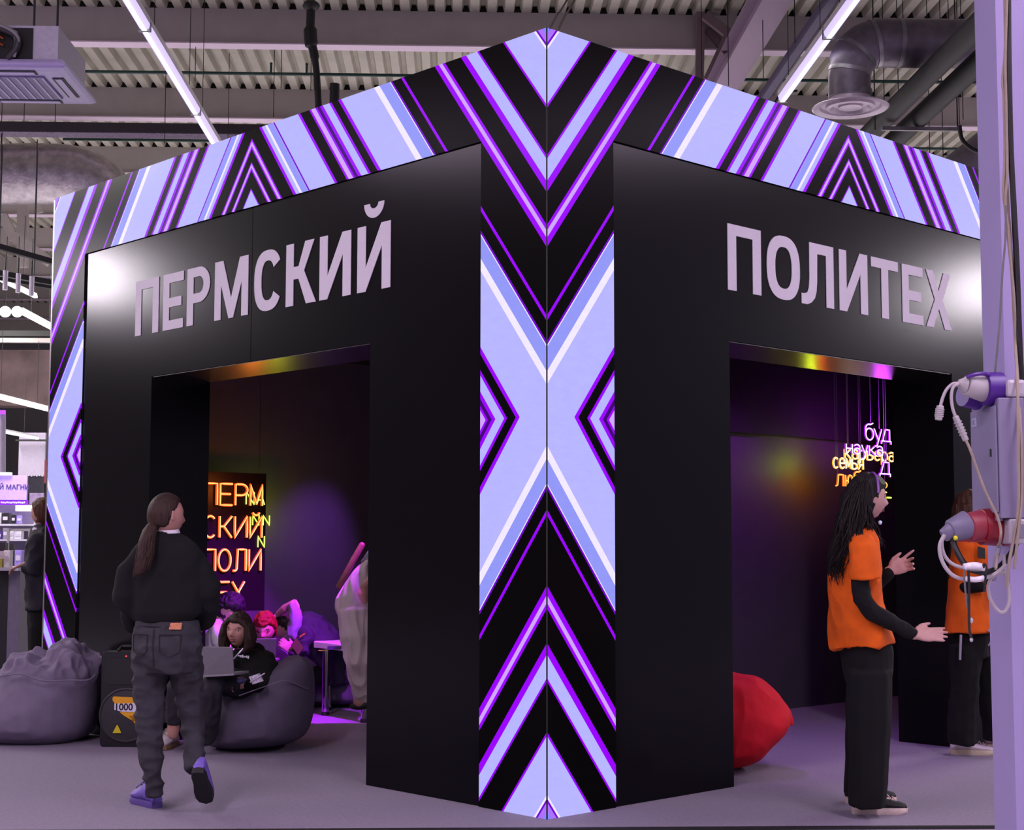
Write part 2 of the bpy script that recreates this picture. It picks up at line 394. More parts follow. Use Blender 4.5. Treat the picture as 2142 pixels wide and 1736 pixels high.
for i, (u, v0, v1, d) in enumerate(((408, 18, 170, 18), (344, 190, 300, 19), (562, 20, 80, 18), (650, 100, 190, 18.6), (50, 215, 255, 20), (115, 215, 262, 20), (2, 215, 300, 20), (588, 120, 185, 18.5), (572, 190, 245, 18.6), (1468, 0, 160, 16), (1524, 0, 180, 16), (1597, 0, 170, 16), (1663, 40, 90, 16), (1880, 0, 230, 16), (1889, 0, 40, 16), (1984, 0, 45, 16), (1850, 140, 225, 16.5), (2007, 200, 260, 17), (2015, 200, 250, 17), (1945, 230, 320, 17), (1973, 230, 330, 17))):
    b = MB(); p = at(u, v1, d); b.tube([p, V((p.x, p.y, 7.65))], .005, 5)
    tag(b.build('hanger_wire', M_wire), 'thin dark hanger wire dropping from the roof deck', 'wire', 'thin hanger wires under the roof')

# ------------------------------------------------------------------ ceiling cassette air conditioner (upper left)
d_ = 12.0
c = hall(-3.32, 11.31, 4.79)
t = thing('air_conditioner', 'white ceiling cassette air conditioner hanging at upper left', 'air conditioner', c)
M_ac = mat('ac_violet_lit', (182, 170, 214), .35, var=.02)  # violet light of the screens mixed into the white
b = MB(); hw = .47
b.loft([[c + BX * sx * (hw + o) + BY * sy * (hw + o) + ZU * z for sx, sy in ((-1, -1), (1, -1), (1, 1), (-1, 1))] for o, z in ((-.03, .05), (.0, .02), (.01, .0), (-.02, -.018), (-.08, -.025))])
b.build('fascia_panel', M_ac, t, smooth=False, bevel=.006)
b = MB(); b.obox(c + ZU * .175, BX * .40, BY * .40, ZU * .135); b.build('casing', mat('ac_casing', (186, 180, 196), .4, .2), t, smooth=False)
for sx, sy in ((1, 0), (-1, 0), (0, 1), (0, -1)):
    b = MB(); q = c + BX * sx * .36 + BY * sy * .36 - ZU * .0245; X, Y = (BY, BX) if sx else (BX, BY)
    b.obox(q, X * .24, Y * .042, ZU * .006); sl = b.build('air_slot', M_black, t, smooth=False)
    b = MB(); b.obox(q - ZU * .008, X * .225, Y * .024, ZU * .003); b.build('louvre', M_ac, sl, smooth=False)
b = MB()
b.obox(c - ZU * .028, BX * .27, BY * .27, ZU * .006); gr = b.build('intake_grille', mat('ac_grille', (120, 108, 150), .5, var=.3, scale=60), t, smooth=False)
b = MB()
for k in range(-4, 5): b.obox(c + BX * k * .064 - ZU * .036, BX * .007, BY * .27, ZU * .004)
b.build('grille_bar', M_ac, gr, smooth=False)
b = MB(); b.obox(c + ZU * .175 - BY * .403 - BX * .08, BX * .30, BY * .006, ZU * .115); bx_ = b.build('service_opening', M_black, t, smooth=False)
b = MB(); b.obox(c + ZU * .12 - BY * .42 - BX * .2, BX * .14, BY * .02, ZU * .05); b.build('pump_box', mat('pump_grey', (92, 88, 104), .5), bx_, smooth=False)
for zz in (.24, .19): 
    b = MB(); b.tube([c - BY * .46 - BX * .5 + ZU * zz, c - BY * .46 - BX * .05 + ZU * zz, c - BY * .44 + BX * .02 + ZU * (zz - .04)], .012, 6); b.build('copper_pipe', mat('copper', (120, 60, 38), .3, .9), bx_)
b = MB(); b.tube(catmull([c - BY * .46 - BX * .5 + ZU * .33, c - BY * .46 - BX * .2 + ZU * .32, c - BY * .45 + BX * .08 + ZU * .24, c - BY * .45 + BX * .12 + ZU * .14, c - BY * .44 + BX * .05 + ZU * .05], 6), .03, 10)
b.build('drain_hose', mat('hose_black', (40, 38, 40), .35), t)
b = MB(); b.tube(catmull([c - BY * .48 - BX * .35 + ZU * .33, c - BY * .48 - BX * .02 + ZU * .29, c - BY * .47 + BX * .13 + ZU * .2, c - BY * .45 + BX * .1 + ZU * .06], 6), .012, 8)
b.build('grey_hose', mat('hose_grey', (140, 135, 140), .5), t)
for sx, sy in ((.22, -.39), (.23, .2), (-.39, -.3)):
    b = MB(); b.tube([c + BX * sx + BY * sy + ZU * .2, c + BX * sx + BY * sy + ZU * (7.65 - 4.83)], .009, 6); b.build('hanger_rod', M_wire, t)

# ================================================================== THE BOOTH
W, H, KS = 5.386, 4.0, 1.29
def led_material():
    """wall screen: one striped picture, mirrored about the middle of each wall and about mid height"""
    m = bpy.data.materials.new('led_screen'); m.use_nodes = True; nt = m.node_tree; L = nt.links
    b = nt.nodes['Principled BSDF']; b.inputs['Base Color'].default_value = lin(12, 11, 12); b.inputs['Roughness'].default_value = .24; b.inputs['Specular IOR Level'].default_value = .03
    N = lambda t: nt.nodes.new(t)
    def M(op, x, y=None):
        n = N('ShaderNodeMath'); n.operation = op
        for i, q in enumerate((x, y)):
            if q is None: continue
            if isinstance(q, (int, float)): n.inputs[i].default_value = q
            else: L.new(q, n.inputs[i])
        return n.outputs[0]
    tc = N('ShaderNodeTexCoord'); sp = N('ShaderNodeSeparateXYZ'); L.new(tc.outputs['Object'], sp.inputs[0])
    u = M('SUBTRACT', sp.outputs['Y'], sp.outputs['X'])
    u = M('MINIMUM', u, M('SUBTRACT', W, u))
    t = M('SUBTRACT', M('ABSOLUTE', M('SUBTRACT', sp.outputs['Z'], H / 2)), M('MULTIPLY', u, KS))
    K = (0, 0, 0); Lt = (178, 176, 246); P = (150, 0, 250); Pd = (112, 0, 200); Wt = (236, 226, 250); Bl = (143, 148, 240); Li = (203, 160, 246); De = (62, 0, 112)
    bands = [  # upper end of each band, colour
        (2.1, (128, 130, 250)), (1.96, (165, 110, 245)), (1.915, Pd), (1.897, Wt), (1.876, Lt), (1.593, P), (1.567, K), (1.325, P), (1.303, Lt), (1.187, P), (1.132, K), (.960, P), (.932, Li), (.899, P), (.847, K),
        (.498, P), (.467, K), (.365, Pd), (.349, Wt), (.334, Bl), (.211, Wt), (.150, Lt), (-.262, P), (-.298, K), (-.387, P), (-.413, Lt), (-.497, P), (-.530, De), (-.572, P), (-.592, Li), (-.650, P), (-.672, K),
        (-.798, P), (-.828, Lt), (-1.151, Pd), (-1.168, (160, 148, 244)), (-1.19, Bl), (-1.257, Wt), (-1.287, Lt), (-1.335, P), (-1.375, K), (-1.532, P), (-1.552, Li), (-1.582, P), (-1.60, K), (-1.686, P), (-1.70, Li), (-1.722, P), (-1.742, K), (-1.855, P), (-1.872, Lt)]
    bands = bands[::-1]   # from low t to high t: colour c holds up to its upper end
    chunks = []
    for i in range(0, len(bands), 24): chunks.append(bands[i:i + 24])
    out = None; lo = -2.1
    for ch in chunks:
        hi = ch[-1][0]
        mr = N('ShaderNodeMapRange'); mr.inputs[1].default_value = lo; mr.inputs[2].default_value = hi; L.new(t, mr.inputs[0])
        r = N('ShaderNodeValToRGB'); r.color_ramp.interpolation = 'CONSTANT'; e = r.color_ramp.elements
        e.remove(e[1]); e[0].position = 0; e[0].color = lin(*ch[0][1]); prev = ch[0][0]
        for up_, c in ch[1:]:
            q = e.new((prev - lo) / (hi - lo)); q.color = lin(*c); prev = up_
        L.new(mr.outputs[0], r.inputs[0])
        if out is None: out = r.outputs[0]
        else:
            mx = N('ShaderNodeMix'); mx.data_type = 'RGBA'; L.new(M('GREATER_THAN', t, lo), mx.inputs['Factor'])
            L.new(out, mx.inputs['A']); L.new(r.outputs[0], mx.inputs['B']); out = mx.outputs['Result']
        lo = hi
    # unevenness of the diodes
    n = N('ShaderNodeTexNoise'); n.inputs['Scale'].default_value = 9; n.inputs['Detail'].default_value = 8; n.inputs['Roughness'].default_value = .75
    mp = N('ShaderNodeMapping'); mp.inputs['Scale'].default_value = (1, 1, 3); L.new(tc.outputs['Object'], mp.inputs[0]); L.new(mp.outputs[0], n.inputs['Vector'])
    k = M('ADD', M('MULTIPLY', n.outputs['Fac'], .22), .89)
    # the cabinets of the screen: faint seams every half metre
    mul = N('ShaderNodeMix'); mul.data_type = 'RGBA'; mul.blend_type = 'MULTIPLY'; mul.inputs['Factor'].default_value = 1
    cb = N('ShaderNodeCombineColor'); L.new(k, cb.inputs[0]); L.new(k, cb.inputs[1]); cb.inputs[2].default_value = 1
    L.new(out, mul.inputs['A']); L.new(cb.outputs[0], mul.inputs['B'])
    L.new(mul.outputs['Result'], b.inputs['Emission Color']); b.inputs['Emission Strength'].default_value = 1.08
    return m
M_led = led_material()
M_house = mat('screen_housing', (20, 18, 22), .35, var=.05)
M_panel = mat('black_fascia', (13, 11, 15), .18, var=.06, scale=60, spec=.13)
M_in = mat('inner_black', (22, 20, 24), .55, var=.1, scale=5)
M_inwall = mat('inner_wall', (70, 66, 72), .65, var=.06, scale=5)
M_letter = mat('lettering_white', (205, 198, 208), .6, var=.02)

booth = thing('exhibition_booth', 'tall black exhibition booth edged with glowing violet striped screens', 'exhibition booth', V((0, 0, 0)))
X, Y, Z = V((1, 0, 0)), V((0, 1, 0)), V((0, 0, 1))
# screens: an arch on each side, 0.5 m wide
s0 = .003
def arch(b, e0, o, x, y, n):
    p = [(e0, 0), (.5, 0), (.5, 3.5), (W - .5, 3.5), (W - .5, 0), (W, 0), (W, H), (e0, H)]
    b.ext(p, o, x, y, n)
b = MB(); arch(b, s0, V((0, 0, 0)), -X, Z, Y * .006); b.build('led_screen', M_led, booth, smooth=False)
b = MB(); arch(b, s0, V((0, 0, 0)), Y, Z, -X * .006); b.build('led_screen', M_led, booth, smooth=False)
b = MB(); arch(b, s0, V((0, .0065, 0)), -X, Z, Y * .49); b.build('screen_housing', M_house, booth, smooth=False)
b = MB(); arch(b, .5, V((-.0065, 0, 0)), Y, Z, -X * .49); b.build('screen_housing', M_house, booth, smooth=False)
b = MB(); b.box((-.0045, -.001, 0), (.001, .0045, H)); b.build('corner_seam', M_black, booth, smooth=False)
# edge strip on the outer end of the far column: bare metal
b = MB(); b.box((-W - .03, .004, 0), (-W - .002, .5, H - .01)); b.build('end_strip', mat('strip_metal', (140, 130, 138), .3, .6), booth, smooth=False)
# fascias with doorways (left one made of two sheets)
def fascia(o, x, y, n, u0, u1, d0, d1, dz, seam=None):
    t = []
    s = seam if seam else None
    if s:
        t.append([(u0, 0), (d0, 0), (d0, dz), (s - .0015, dz), (s - .0015, 3.496), (u0, 3.496)])
        t.append([(s + .0015, dz), (d1, dz), (d1, 0), (u1, 0), (u1, 3.496), (s + .0015, 3.496)])
    else:
        t.append([(u0, 0), (d0, 0), (d0, dz), (d1, dz), (d1, 0), (u1, 0), (u1, 3.496), (u0, 3.496)])
    R = []
    for p in t:
        b = MB(); b.ext(p, o, x, y, n); R.append(b.build('fascia_panel', M_panel, booth, smooth=False, bevel=.002))
    return R
fl = fascia(V((0, .014, 0)), -X, Z, Y * .47, .503, W - .503, 1.463, 3.905, 2.505, 2.688)
fr = fascia(V((-.014, 0, 0)), Y, Z, -X * .47, .503, W - .503, 1.487, 3.893, 2.515)

for lo, hi in (((-3.903, .02, 2.499), (-1.465, .482, 2.504)), ((-.482, 1.489, 2.509), (-.02, 3.891, 2.514))):
    b = MB(); b.box(lo, hi); b.build('soffit_panel', mat('soffit_gloss', (10, 9, 11), .27, spec=.9), booth, smooth=False)
# letters (metres; 0.39 tall)
HL, S, T = .387, .078, .064
def arcs(w, h, sx, sy, a0, a1, n=28, e=2.5):
    P, Q = [], []
    for k in range(n + 1):
        a = radians(a0 + (a1 - a0) * k / n); cx = math.copysign(abs(cos(a)) ** (2 / e), cos(a)); cy = math.copysign(abs(sin(a)) ** (2 / e), sin(a))
        P.append((w / 2 + cx * w / 2, h / 2 + cy * h / 2)); Q.append((w / 2 + cx * (w / 2 - sx), h / 2 + cy * (h / 2 - sy)))
    return P, Q
def glyph(ch, w):
    """outlines and bands of one letter of width w"""
    h, s, t = HL, S, T; po, st = [], []
    if ch == 'П': po = [[(0, 0), (s, 0), (s, h - t), (w - s, h - t), (w - s, 0), (w, 0), (w, h), (0, h)]]
    elif ch == 'Е': po = [[(0, 0), (w, 0), (w, t), (s, t), (s, .40 * h), (w * .9, .40 * h), (w * .9, .40 * h + t), (s, .40 * h + t), (s, h - t), (w, h - t), (w, h), (0, h)]]
    elif ch == 'Т': c = w / 2; po = [[(c - s / 2, 0), (c + s / 2, 0), (c + s / 2, h - t), (w, h - t), (w, h), (0, h), (0, h - t), (c - s / 2, h - t)]]
    elif ch in 'ИЙ':
        po = [[(0, 0), (s, 0), (w - s, .66 * h), (w - s, 0), (w, 0), (w, h), (w - s * 1.08, h), (s, .36 * h), (s, h), (0, h)]]
        if ch == 'Й':
            P = []; Q = []
            for k in range(15):
                a = radians(180 + 180 * k / 14); P.append((w / 2 + cos(a) * .093, h + .125 + sin(a) * .088)); Q.append((w / 2 + cos(a) * .040, h + .125 + sin(a) * .032))
            st = [(P, Q)]
    elif ch == 'М': po = [[(0, 0), (s * .95, 0), (s * .95, .60 * h), (w / 2 - .026, 0), (w / 2 + .026, 0), (w - s * .95, .60 * h), (w - s * .95, 0), (w, 0), (w, h), (w - s * 1.25, h), (w / 2, .34 * h), (s * 1.25, h), (0, h)]]
    elif ch == 'К': po = [[(0, 0), (s, 0), (s, .42 * h), (.42 * w, .42 * h), (w - .10, 0), (w, 0), (.60 * w, .535 * h), (w - .022, h), (w - .115, h), (.42 * w, .62 * h), (s, .62 * h), (s, h), (0, h)]]
    elif ch == 'Х': po = [[(0, 0), (.088, 0), (w / 2, .35 * h), (w - .088, 0), (w, 0), (w / 2 + .048, h / 2), (w - .006, h), (w - .092, h), (w / 2, .65 * h), (.092, h), (.006, h), (w / 2 - .048, h / 2)]]
    elif ch == 'Р':
        po = [[(0, 0), (s, 0), (s, h), (0, h)]]
        hb = h * .62; P = [(s, h)]; Q = [(s, h - t)]
        for k in range(13):
            a = radians(90 - 180 * k / 12); P.append((w - .13 + cos(a) * .13, h - hb / 2 + sin(a) * hb / 2)); Q.append((w - .13 + cos(a) * (.13 - S), h - hb / 2 + sin(a) * (hb / 2 - t)))
        P.append((s, h - hb)); Q.append((s, h - hb + t)); st = [(P, Q)]
    elif ch == 'О': st = [arcs(w, h, S * 1.03, T * 1.05, 0, 360, 40)]
    elif ch == 'С': st = [arcs(w, h, S, T * 1.05, 32, 328, 36)]
    elif ch == 'Л':
        po = [[(.085, h), (w, h), (w, 0), (w - s, 0), (w - s, h - t), (.165, h - t), (.165, h - t - .001), (.160, .15), (.152, .085), (.135, .045), (.10, .015), (.06, 0), (0, 0), (0, T), (.03, T), (.06, .075), (.075, .105), (.082, .16)]]
    return po, st
def word(parent, spec, o, x, nrm):
    for ch, x0, x1 in spec:
        b = MB(); po, st = glyph(ch, x1 - x0); oo = o + x * x0
        for p in po: b.ext(p, oo, x, Z, nrm)
        for P, Q in st: b.strip(P, Q, oo, x, Z, nrm)
        b.build('letter', M_letter, parent, smooth=False)
word(fl[0], [('П', -4.141, -3.828), ('Е', -3.767, -3.505), ('Р', -3.458, -3.176), ('М', -3.116, -2.725)], V((0, .0135, 2.808)), X, -Y * .004)
word(fl[1], [('С', -2.655, -2.355), ('К', -2.306, -1.993), ('И', -1.957, -1.649), ('Й', -1.586, -1.279)], V((0, .0135, 2.808)), X, -Y * .004)
word(fr[0], [('П', 1.475, 1.786), ('О', 1.843, 2.169), ('Л', 2.185, 2.521), ('И', 2.582, 2.894), ('Т', 2.937, 3.248), ('Е', 3.296, 3.546), ('Х', 3.583, 3.904)], V((-.0135, 0, 2.811)), Y, X * .004)

# inside of the booth
b = MB(); b.box((-W - .03, .51, 2.95), (-.5, 7.2, 3.05)); b.build('inner_roof', M_in, booth, smooth=False)
b = MB(); b.box((-W - .03, .505, 0), (-W + .05, 7.2, 2.95)); b.build('inner_wall', M_inwall, booth, smooth=False)
b = MB(); b.box((-W, 6.95, 0), (-.5, 7.2, 2.95)); b.build('inner_wall', M_in, booth, smooth=False)
b = MB(); b.box((-.53, W - .5, 0), (-.46, 7.2, 2.95)); b.build('inner_wall', M_in, booth, smooth=False)
b = MB(); b.box((-2.34, 3.2, 0), (-2.27, 6.95, 2.255)); b.build('partition', M_inwall, booth, smooth=False)
b = MB(); b.box((-2.36, 3.2, 2.256), (-2.21, 6.95, 2.95)); b.build('partition_header', mat('header_black', (6, 5, 7), .7), booth, smooth=False)
b = MB(); b.box((-W + .05, 3.25, 0), (-2.345, 3.33, 2.95)); b.build('partition', M_in, booth, smooth=False)

# ------------------------------------------------------------------ neon signs
NEON = {'orange': ((.95, .10, .012), (1.0, .62, .16)), 'violet': ((.42, .01, .95), (1.0, .80, 1.0)), 'lime': ((.50, .62, .01), (.80, .98, .25)), 'gold': ((.95, .42, .03), (1.0, .92, .62)), 'red': ((.95, .12, .01), (1.0, .55, .10))}
def arc2(cx, cy, rx, ry, a0, a1, n=10): return [(cx + rx * cos(radians(a0 + (a1 - a0) * k / n)), cy + ry * sin(radians(a0 + (a1 - a0) * k / n))) for k in range(n + 1)]
SG = {  # single-line letters in a 1 x 1 box
    'П': [[(0, 0), (0, 1), (1, 1), (1, 0)]], 'Е': [[(1, 0), (0, 0), (0, 1), (1, 1)], [(0, .52), (.85, .52)]], 'Р': [[(0, 0), (0, 1), (.5, 1)] + arc2(.5, .74, .5, .26, 90, -90) + [(0, .48)]],
    'М': [[(0, 0), (0, 1), (.5, .1), (1, 1), (1, 0)]], 'С': [arc2(.5, .5, .5, .5, 50, 310, 18)], 'К': [[(0, 0), (0, 1)], [(1, 1), (.35, .52), (0, .52)], [(.35, .52), (1, 0)]],
    'И': [[(0, 1), (0, 0), (1, 1), (1, 0)]], 'Й': [[(0, 1), (0, 0), (1, 1), (1, 0)], arc2(.5, 1.22, .28, .15, 190, 350, 8)], 'О': [arc2(.5, .5, .5, .5, 0, 360, 24)],
    'Л': [[(-.05, 0)] + arc2(.08, .14, .18, .14, 270, 350, 5) + [(.32, 1), (1, 1), (1, 0)]], 'Т': [[(0, 1), (1, 1)], [(.5, 1), (.5, 0)]], 'Х': [[(0, 0), (1, 1)], [(0, 1), (1, 0)]], 'N': [[(0, 0), (0, 1), (1, 0), (1, 1)]], 'A': [[(0, 0), (.5, 1), (1, 0)], [(.2, .38), (.8, .38)]],
    'б': [[(.95, 1.45)] + arc2(.5, 1.0, .5, .35, 70, 180, 6) + arc2(.5, .5, .5, .5, 180, 540, 22)], 'у': [[(0, 1), (.5, .1)], [(1, 1), (.35, -.45), (.1, -.5)]], 'д': [[(-.15, -.25), (-.15, 0), (1.1, 0), (1.1, -.25)], [(0, 0), (.35, 1), (.95, 1), (.95, 0)]],
    'н': [[(0, 0), (0, 1)], [(1, 0), (1, 1)], [(0, .52), (1, .52)]], 'а': [arc2(.5, .72, .45, .28, 150, 0, 7) + [(.95, 0)], arc2(.48, .3, .47, .3, 20, 340, 14)], 'к': [[(0, 0), (0, 1)], [(1, 1), (.3, .52), (0, .52)], [(.3, .52), (1, 0)]],
    'р': [[(0, -.45), (0, 1)], arc2(.48, .5, .5, .5, 180, -180, 20)], 'ь': [[(0, 1), (0, 0), (.5, 0)] + arc2(.5, .28, .5, .28, -90, 90, 8) + [(0, .56)]], 'е': [[(0, .5), (1, .5)] + arc2(.5, .5, .5, .5, 0, 315, 16)], 'с': [arc2(.5, .5, .5, .5, 50, 310, 16)],
    'м': [[(0, 0), (.08, 1), (.5, .2), (.92, 1), (1, 0)]], 'я': [[(1, 0), (1, 1), (.4, 1)] + arc2(.4, .72, .38, .28, 90, 270, 7) + [(1, .44)], [(.45, .44), (0, 0)]], 'л': [[(-.05, 0), (.15, .1), (.3, 1), (1, 1), (1, 0)]], 'ю': [[(0, 0), (0, 1)], [(0, .5), (.35, .5)], arc2(.7, .5, .35, .5, 0, 360, 18)], 'о': [arc2(.5, .5, .5, .5, 0, 360, 20)],
    'в': [[(0, .52), (0, 1), (.4, 1)] + arc2(.4, .76, .4, .24, 90, -90, 7) + [(0, .52), (0, 0), (.5, 0)] + arc2(.5, .26, .5, .26, -90, 90, 7)], 'ы': [[(0, 1), (0, 0), (.3, 0)] + arc2(.3, .27, .3, .27, -90, 90, 7) + [(0, .54)], [(1, 0), (1, 1)]], 'т': [[(0, 1), (1, 1)], [(.5, 1), (.5, 0)]]}
def neon_letters(parent, text, x0, pitch, w, z0, h, ycol, nx=V((1, 0, 0)), sl=.011, co=.0055):
    """ycol: x position of the sign; letters run along +Y and face +X"""
    m1 = glow('neon_sleeve_' + parent['neon'], NEON[parent['neon']][0], 1.25); m2 = glow('neon_core_' + parent['neon'], NEON[parent['neon']][1], 1.5)
    for i, ch in enumerate(text):
        if ch == ' ': continue
        b = MB(); b2 = MB()
        for line in SG[ch]:
            P = [V((ycol, x0 + i * pitch + q[0] * w, z0 + q[1] * h)) for q in line]
            Pd = []
            for a, c in zip(P, P[1:]): Pd += [a.lerp(c, k / 3) for k in range(3)]
            Pd.append(P[-1])
            b.tube(Pd, sl, 8); b2.tube([p + nx * sl * .72 for p in Pd], co, 6)
        lt = b.build('neon_letter', m1, parent); b2.build('neon_core', m2, lt)
def neon_sign(name, label, y0, y1, z0, z1, xs, color, backing=True):
    t = thing(name, label, 'neon sign', V((xs, (y0 + y1) / 2, z0)), None); t['neon'] = color
    return t
def lamp_light(parent, p, power, color, r=.05):
    l = bpy.data.lights.new('sign_light', 'POINT'); l.energy = power; l.color = color; l.shadow_soft_size = r
    o = bpy.data.objects.new('sign_light', l); col.objects.link(o); o.parent = parent; o.location = p - parent_origin(parent); return o
XS = -4.9
t = neon_sign('neon_sign', 'orange neon sign in four lines glowing inside the left doorway', 1.05, 1.66, .85, 1.86, XS, 'orange')
b = MB(); b.box((XS - .03, .90, .82), (XS - .022, 1.665, 1.92)); b.build('backing_panel', mat('acrylic_smoke', (16, 12, 12), .45, spec=.2), t, smooth=False)
for row, (txt, z) in enumerate((('ПЕРМ', 1.658), ('СКИЙ', 1.402), ('ПОЛИ', 1.140), ('ТЕХ', .885))):
    neon_letters(t, txt, (1.075, 1.075, 1.07, 1.06)[row], .1415, .112, z, .168, XS)
for y_, z_ in ((1.0, 1.92), (1.6, 1.92)):
    b = MB(); b.tube([V((XS - .026, y_, z_)), V((XS - .026, y_, 2.95))], .003, 5); b.build('hanging_cord', M_wire, t)
lamp_light(t, V((XS + .30, 1.30, 1.78)), 7, (1.0, .20, .02), .03)
t = neon_sign('neon_sign', 'small lime green neon letters overlapping the end of the orange neon sign', 1.45, 1.68, 1.3, 1.8, XS - .2, 'lime')
for txt, y_, z_, w_, h_ in (('NA', 1.470, 1.668, .075, .10), ('NN', 1.535, 1.502, .06, .08), ('N', 1.588, 1.325, .062, .09)):
    neon_letters(t, txt, y_, .10, w_, z_, h_, XS - .014, sl=.006, co=.0035)
lamp_light(t, V((XS - .16, 1.84, 1.58)), 5.5, (.62, .66, .02), .04)

XR = -1.92
def wsign(txt, label, y0, pitch, w_, z0, h_, x_, color, cords):
    t = neon_sign('neon_word', label, y0, y0 + pitch * len(txt), z0, z0 + h_, x_, color); t['group'] = 'hanging neon words'
    neon_letters(t, txt, y0, pitch, w_, z0, h_, x_, sl=.0085, co=.0055)
    for cy, cz in cords:
        b = MB(); b.tube([V((x_, cy, cz)), V((x_, cy, 2.95))], .0035, 5); b.build('hanging_cord', mat('clear_cord', (150, 120, 170), .3), t)
    return t
t = wsign('буд', 'violet neon word hanging highest inside the right doorway', 5.715, .128, .115, 2.247, .10, XR, 'violet', ((5.80, 2.40), (5.93, 2.35)))
lamp_light(t, V((XR + .12, 5.8, 2.34)), 8, (.62, .02, 1.0), .06)
t = wsign('наука', 'violet neon word second from the top of the hanging neon words', 5.48, .115, .09, 2.125, .078, XR - .04, 'violet', ((5.52, 2.2), (5.68, 2.2)))
t = wsign('карьера', 'orange neon word overlapping the violet word second from the top', 5.535, .112, .085, 2.085, .078, XR - .09, 'gold', ((5.58, 2.16),))
t = wsign('семья', 'pale yellow neon word hanging at the left end of the group', 5.195, .090, .070, 1.987, .085, XR + .03, 'gold', ((5.23, 2.07), (5.6, 2.07)))
lamp_light(t, V((XR - .16, 5.17, 2.03)), 3.0, (.50, .72, .02), .02)
t = wsign('д', 'single violet neon letter low at the right end of the group', 5.905, .15, .13, 1.962, .10, XR + .02, 'violet', ((6.0, 2.06),))
t = wsign('любовь', 'red orange neon word behind the head of the woman in the orange T-shirt', 5.305, .130, .10, 1.842, .095, XR - .02, 'red', ((5.33, 1.93),))
lamp_light(t, V((XR - .14, 5.28, 1.88)), 1.8, (1.0, .03, .01), .02)
t = wsign('те', 'lime neon letters lowest of the hanging words beside the woman', 5.955, .072, .06, 1.715, .09, XR, 'lime', ((6.0, 1.81),))

# coloured washlights inside the booth, hung under its roof
def washlight(loc, target, power, angle, color, label, blend=.7):
    t = thing('stage_lamp', label, 'stage lamp', loc)
    d = (target - loc).normalized(); a, c = basis(d)
    b = MB(); b.tube([loc - d * .16, loc + d * .02], .06, 14); b.build('lamp_body', M_black, t)
    b = MB(); b.tube([loc - d * .06, V((loc.x, loc.y, 2.95))], .015, 6); b.build('yoke', M_black, t)
    s = spot('stage_lamp_light', loc + d * .05, target, power, angle, color, .04, blend); return t
washlight(V((-2.45, 1.55, 2.86)), V((-4.2, 1.25, .85)), 2000, 46, (.50, .015, 1.0), 'black stage lamp under the booth roof above the table')
washlight(V((-4.3, 2.9, 2.75)), V((-5.3, 2.3, 1.0)), 170, 44, (.45, .10, 1.0), 'black stage lamp under the booth roof near the back wall', .9)
washlight(V((-1.2, 4.1, 2.8)), V((-2.3, 4.3, 1.6)), 70, 70, (.46, .03, 1.0), 'black stage lamp under the booth roof by the partition', .9)
washlight(V((-1.3, 2.6, 2.8)), V((-.9, 3.0, 0)), 110, 80, (.52, .15, 1.0), 'black stage lamp under the booth roof just inside the right doorway', .9)

# ================================================================== PEOPLE: helpers
def fab(name, rgb, rough=.85, bump=.25, bscale=320, var=.12, scale=14): return mat(name, rgb, rough, 0, .3, var, scale, bump, bscale)
M_skin = mat('skin', (168, 122, 110), .5, 0, .4, .06, 40)
M_skin2 = mat('skin_pale', (176, 134, 128), .5, 0, .4, .05, 40)
M_lip = mat('lips', (128, 66, 66), .45)
M_eye = mat('eye_white', (150, 140, 146), .25); M_iris = mat('iris_dark', (22, 15, 14), .2)
def hairmat(name, rgb, stretch=(1, 1, .06)):
    return mat(name, rgb, .55, 0, .25, .45, 150, .6, 190, stretch=stretch)
M_hair_brown = hairmat('hair_brown', (46, 29, 24)); M_hair_dark = hairmat('hair_dark', (19, 12, 12)); M_hair_bob = hairmat('hair_bob', (44, 30, 24))
M_hair_red = hairmat('hair_red', (118, 34, 18)); M_hair_black = hairmat('hair_black', (20, 15, 22))

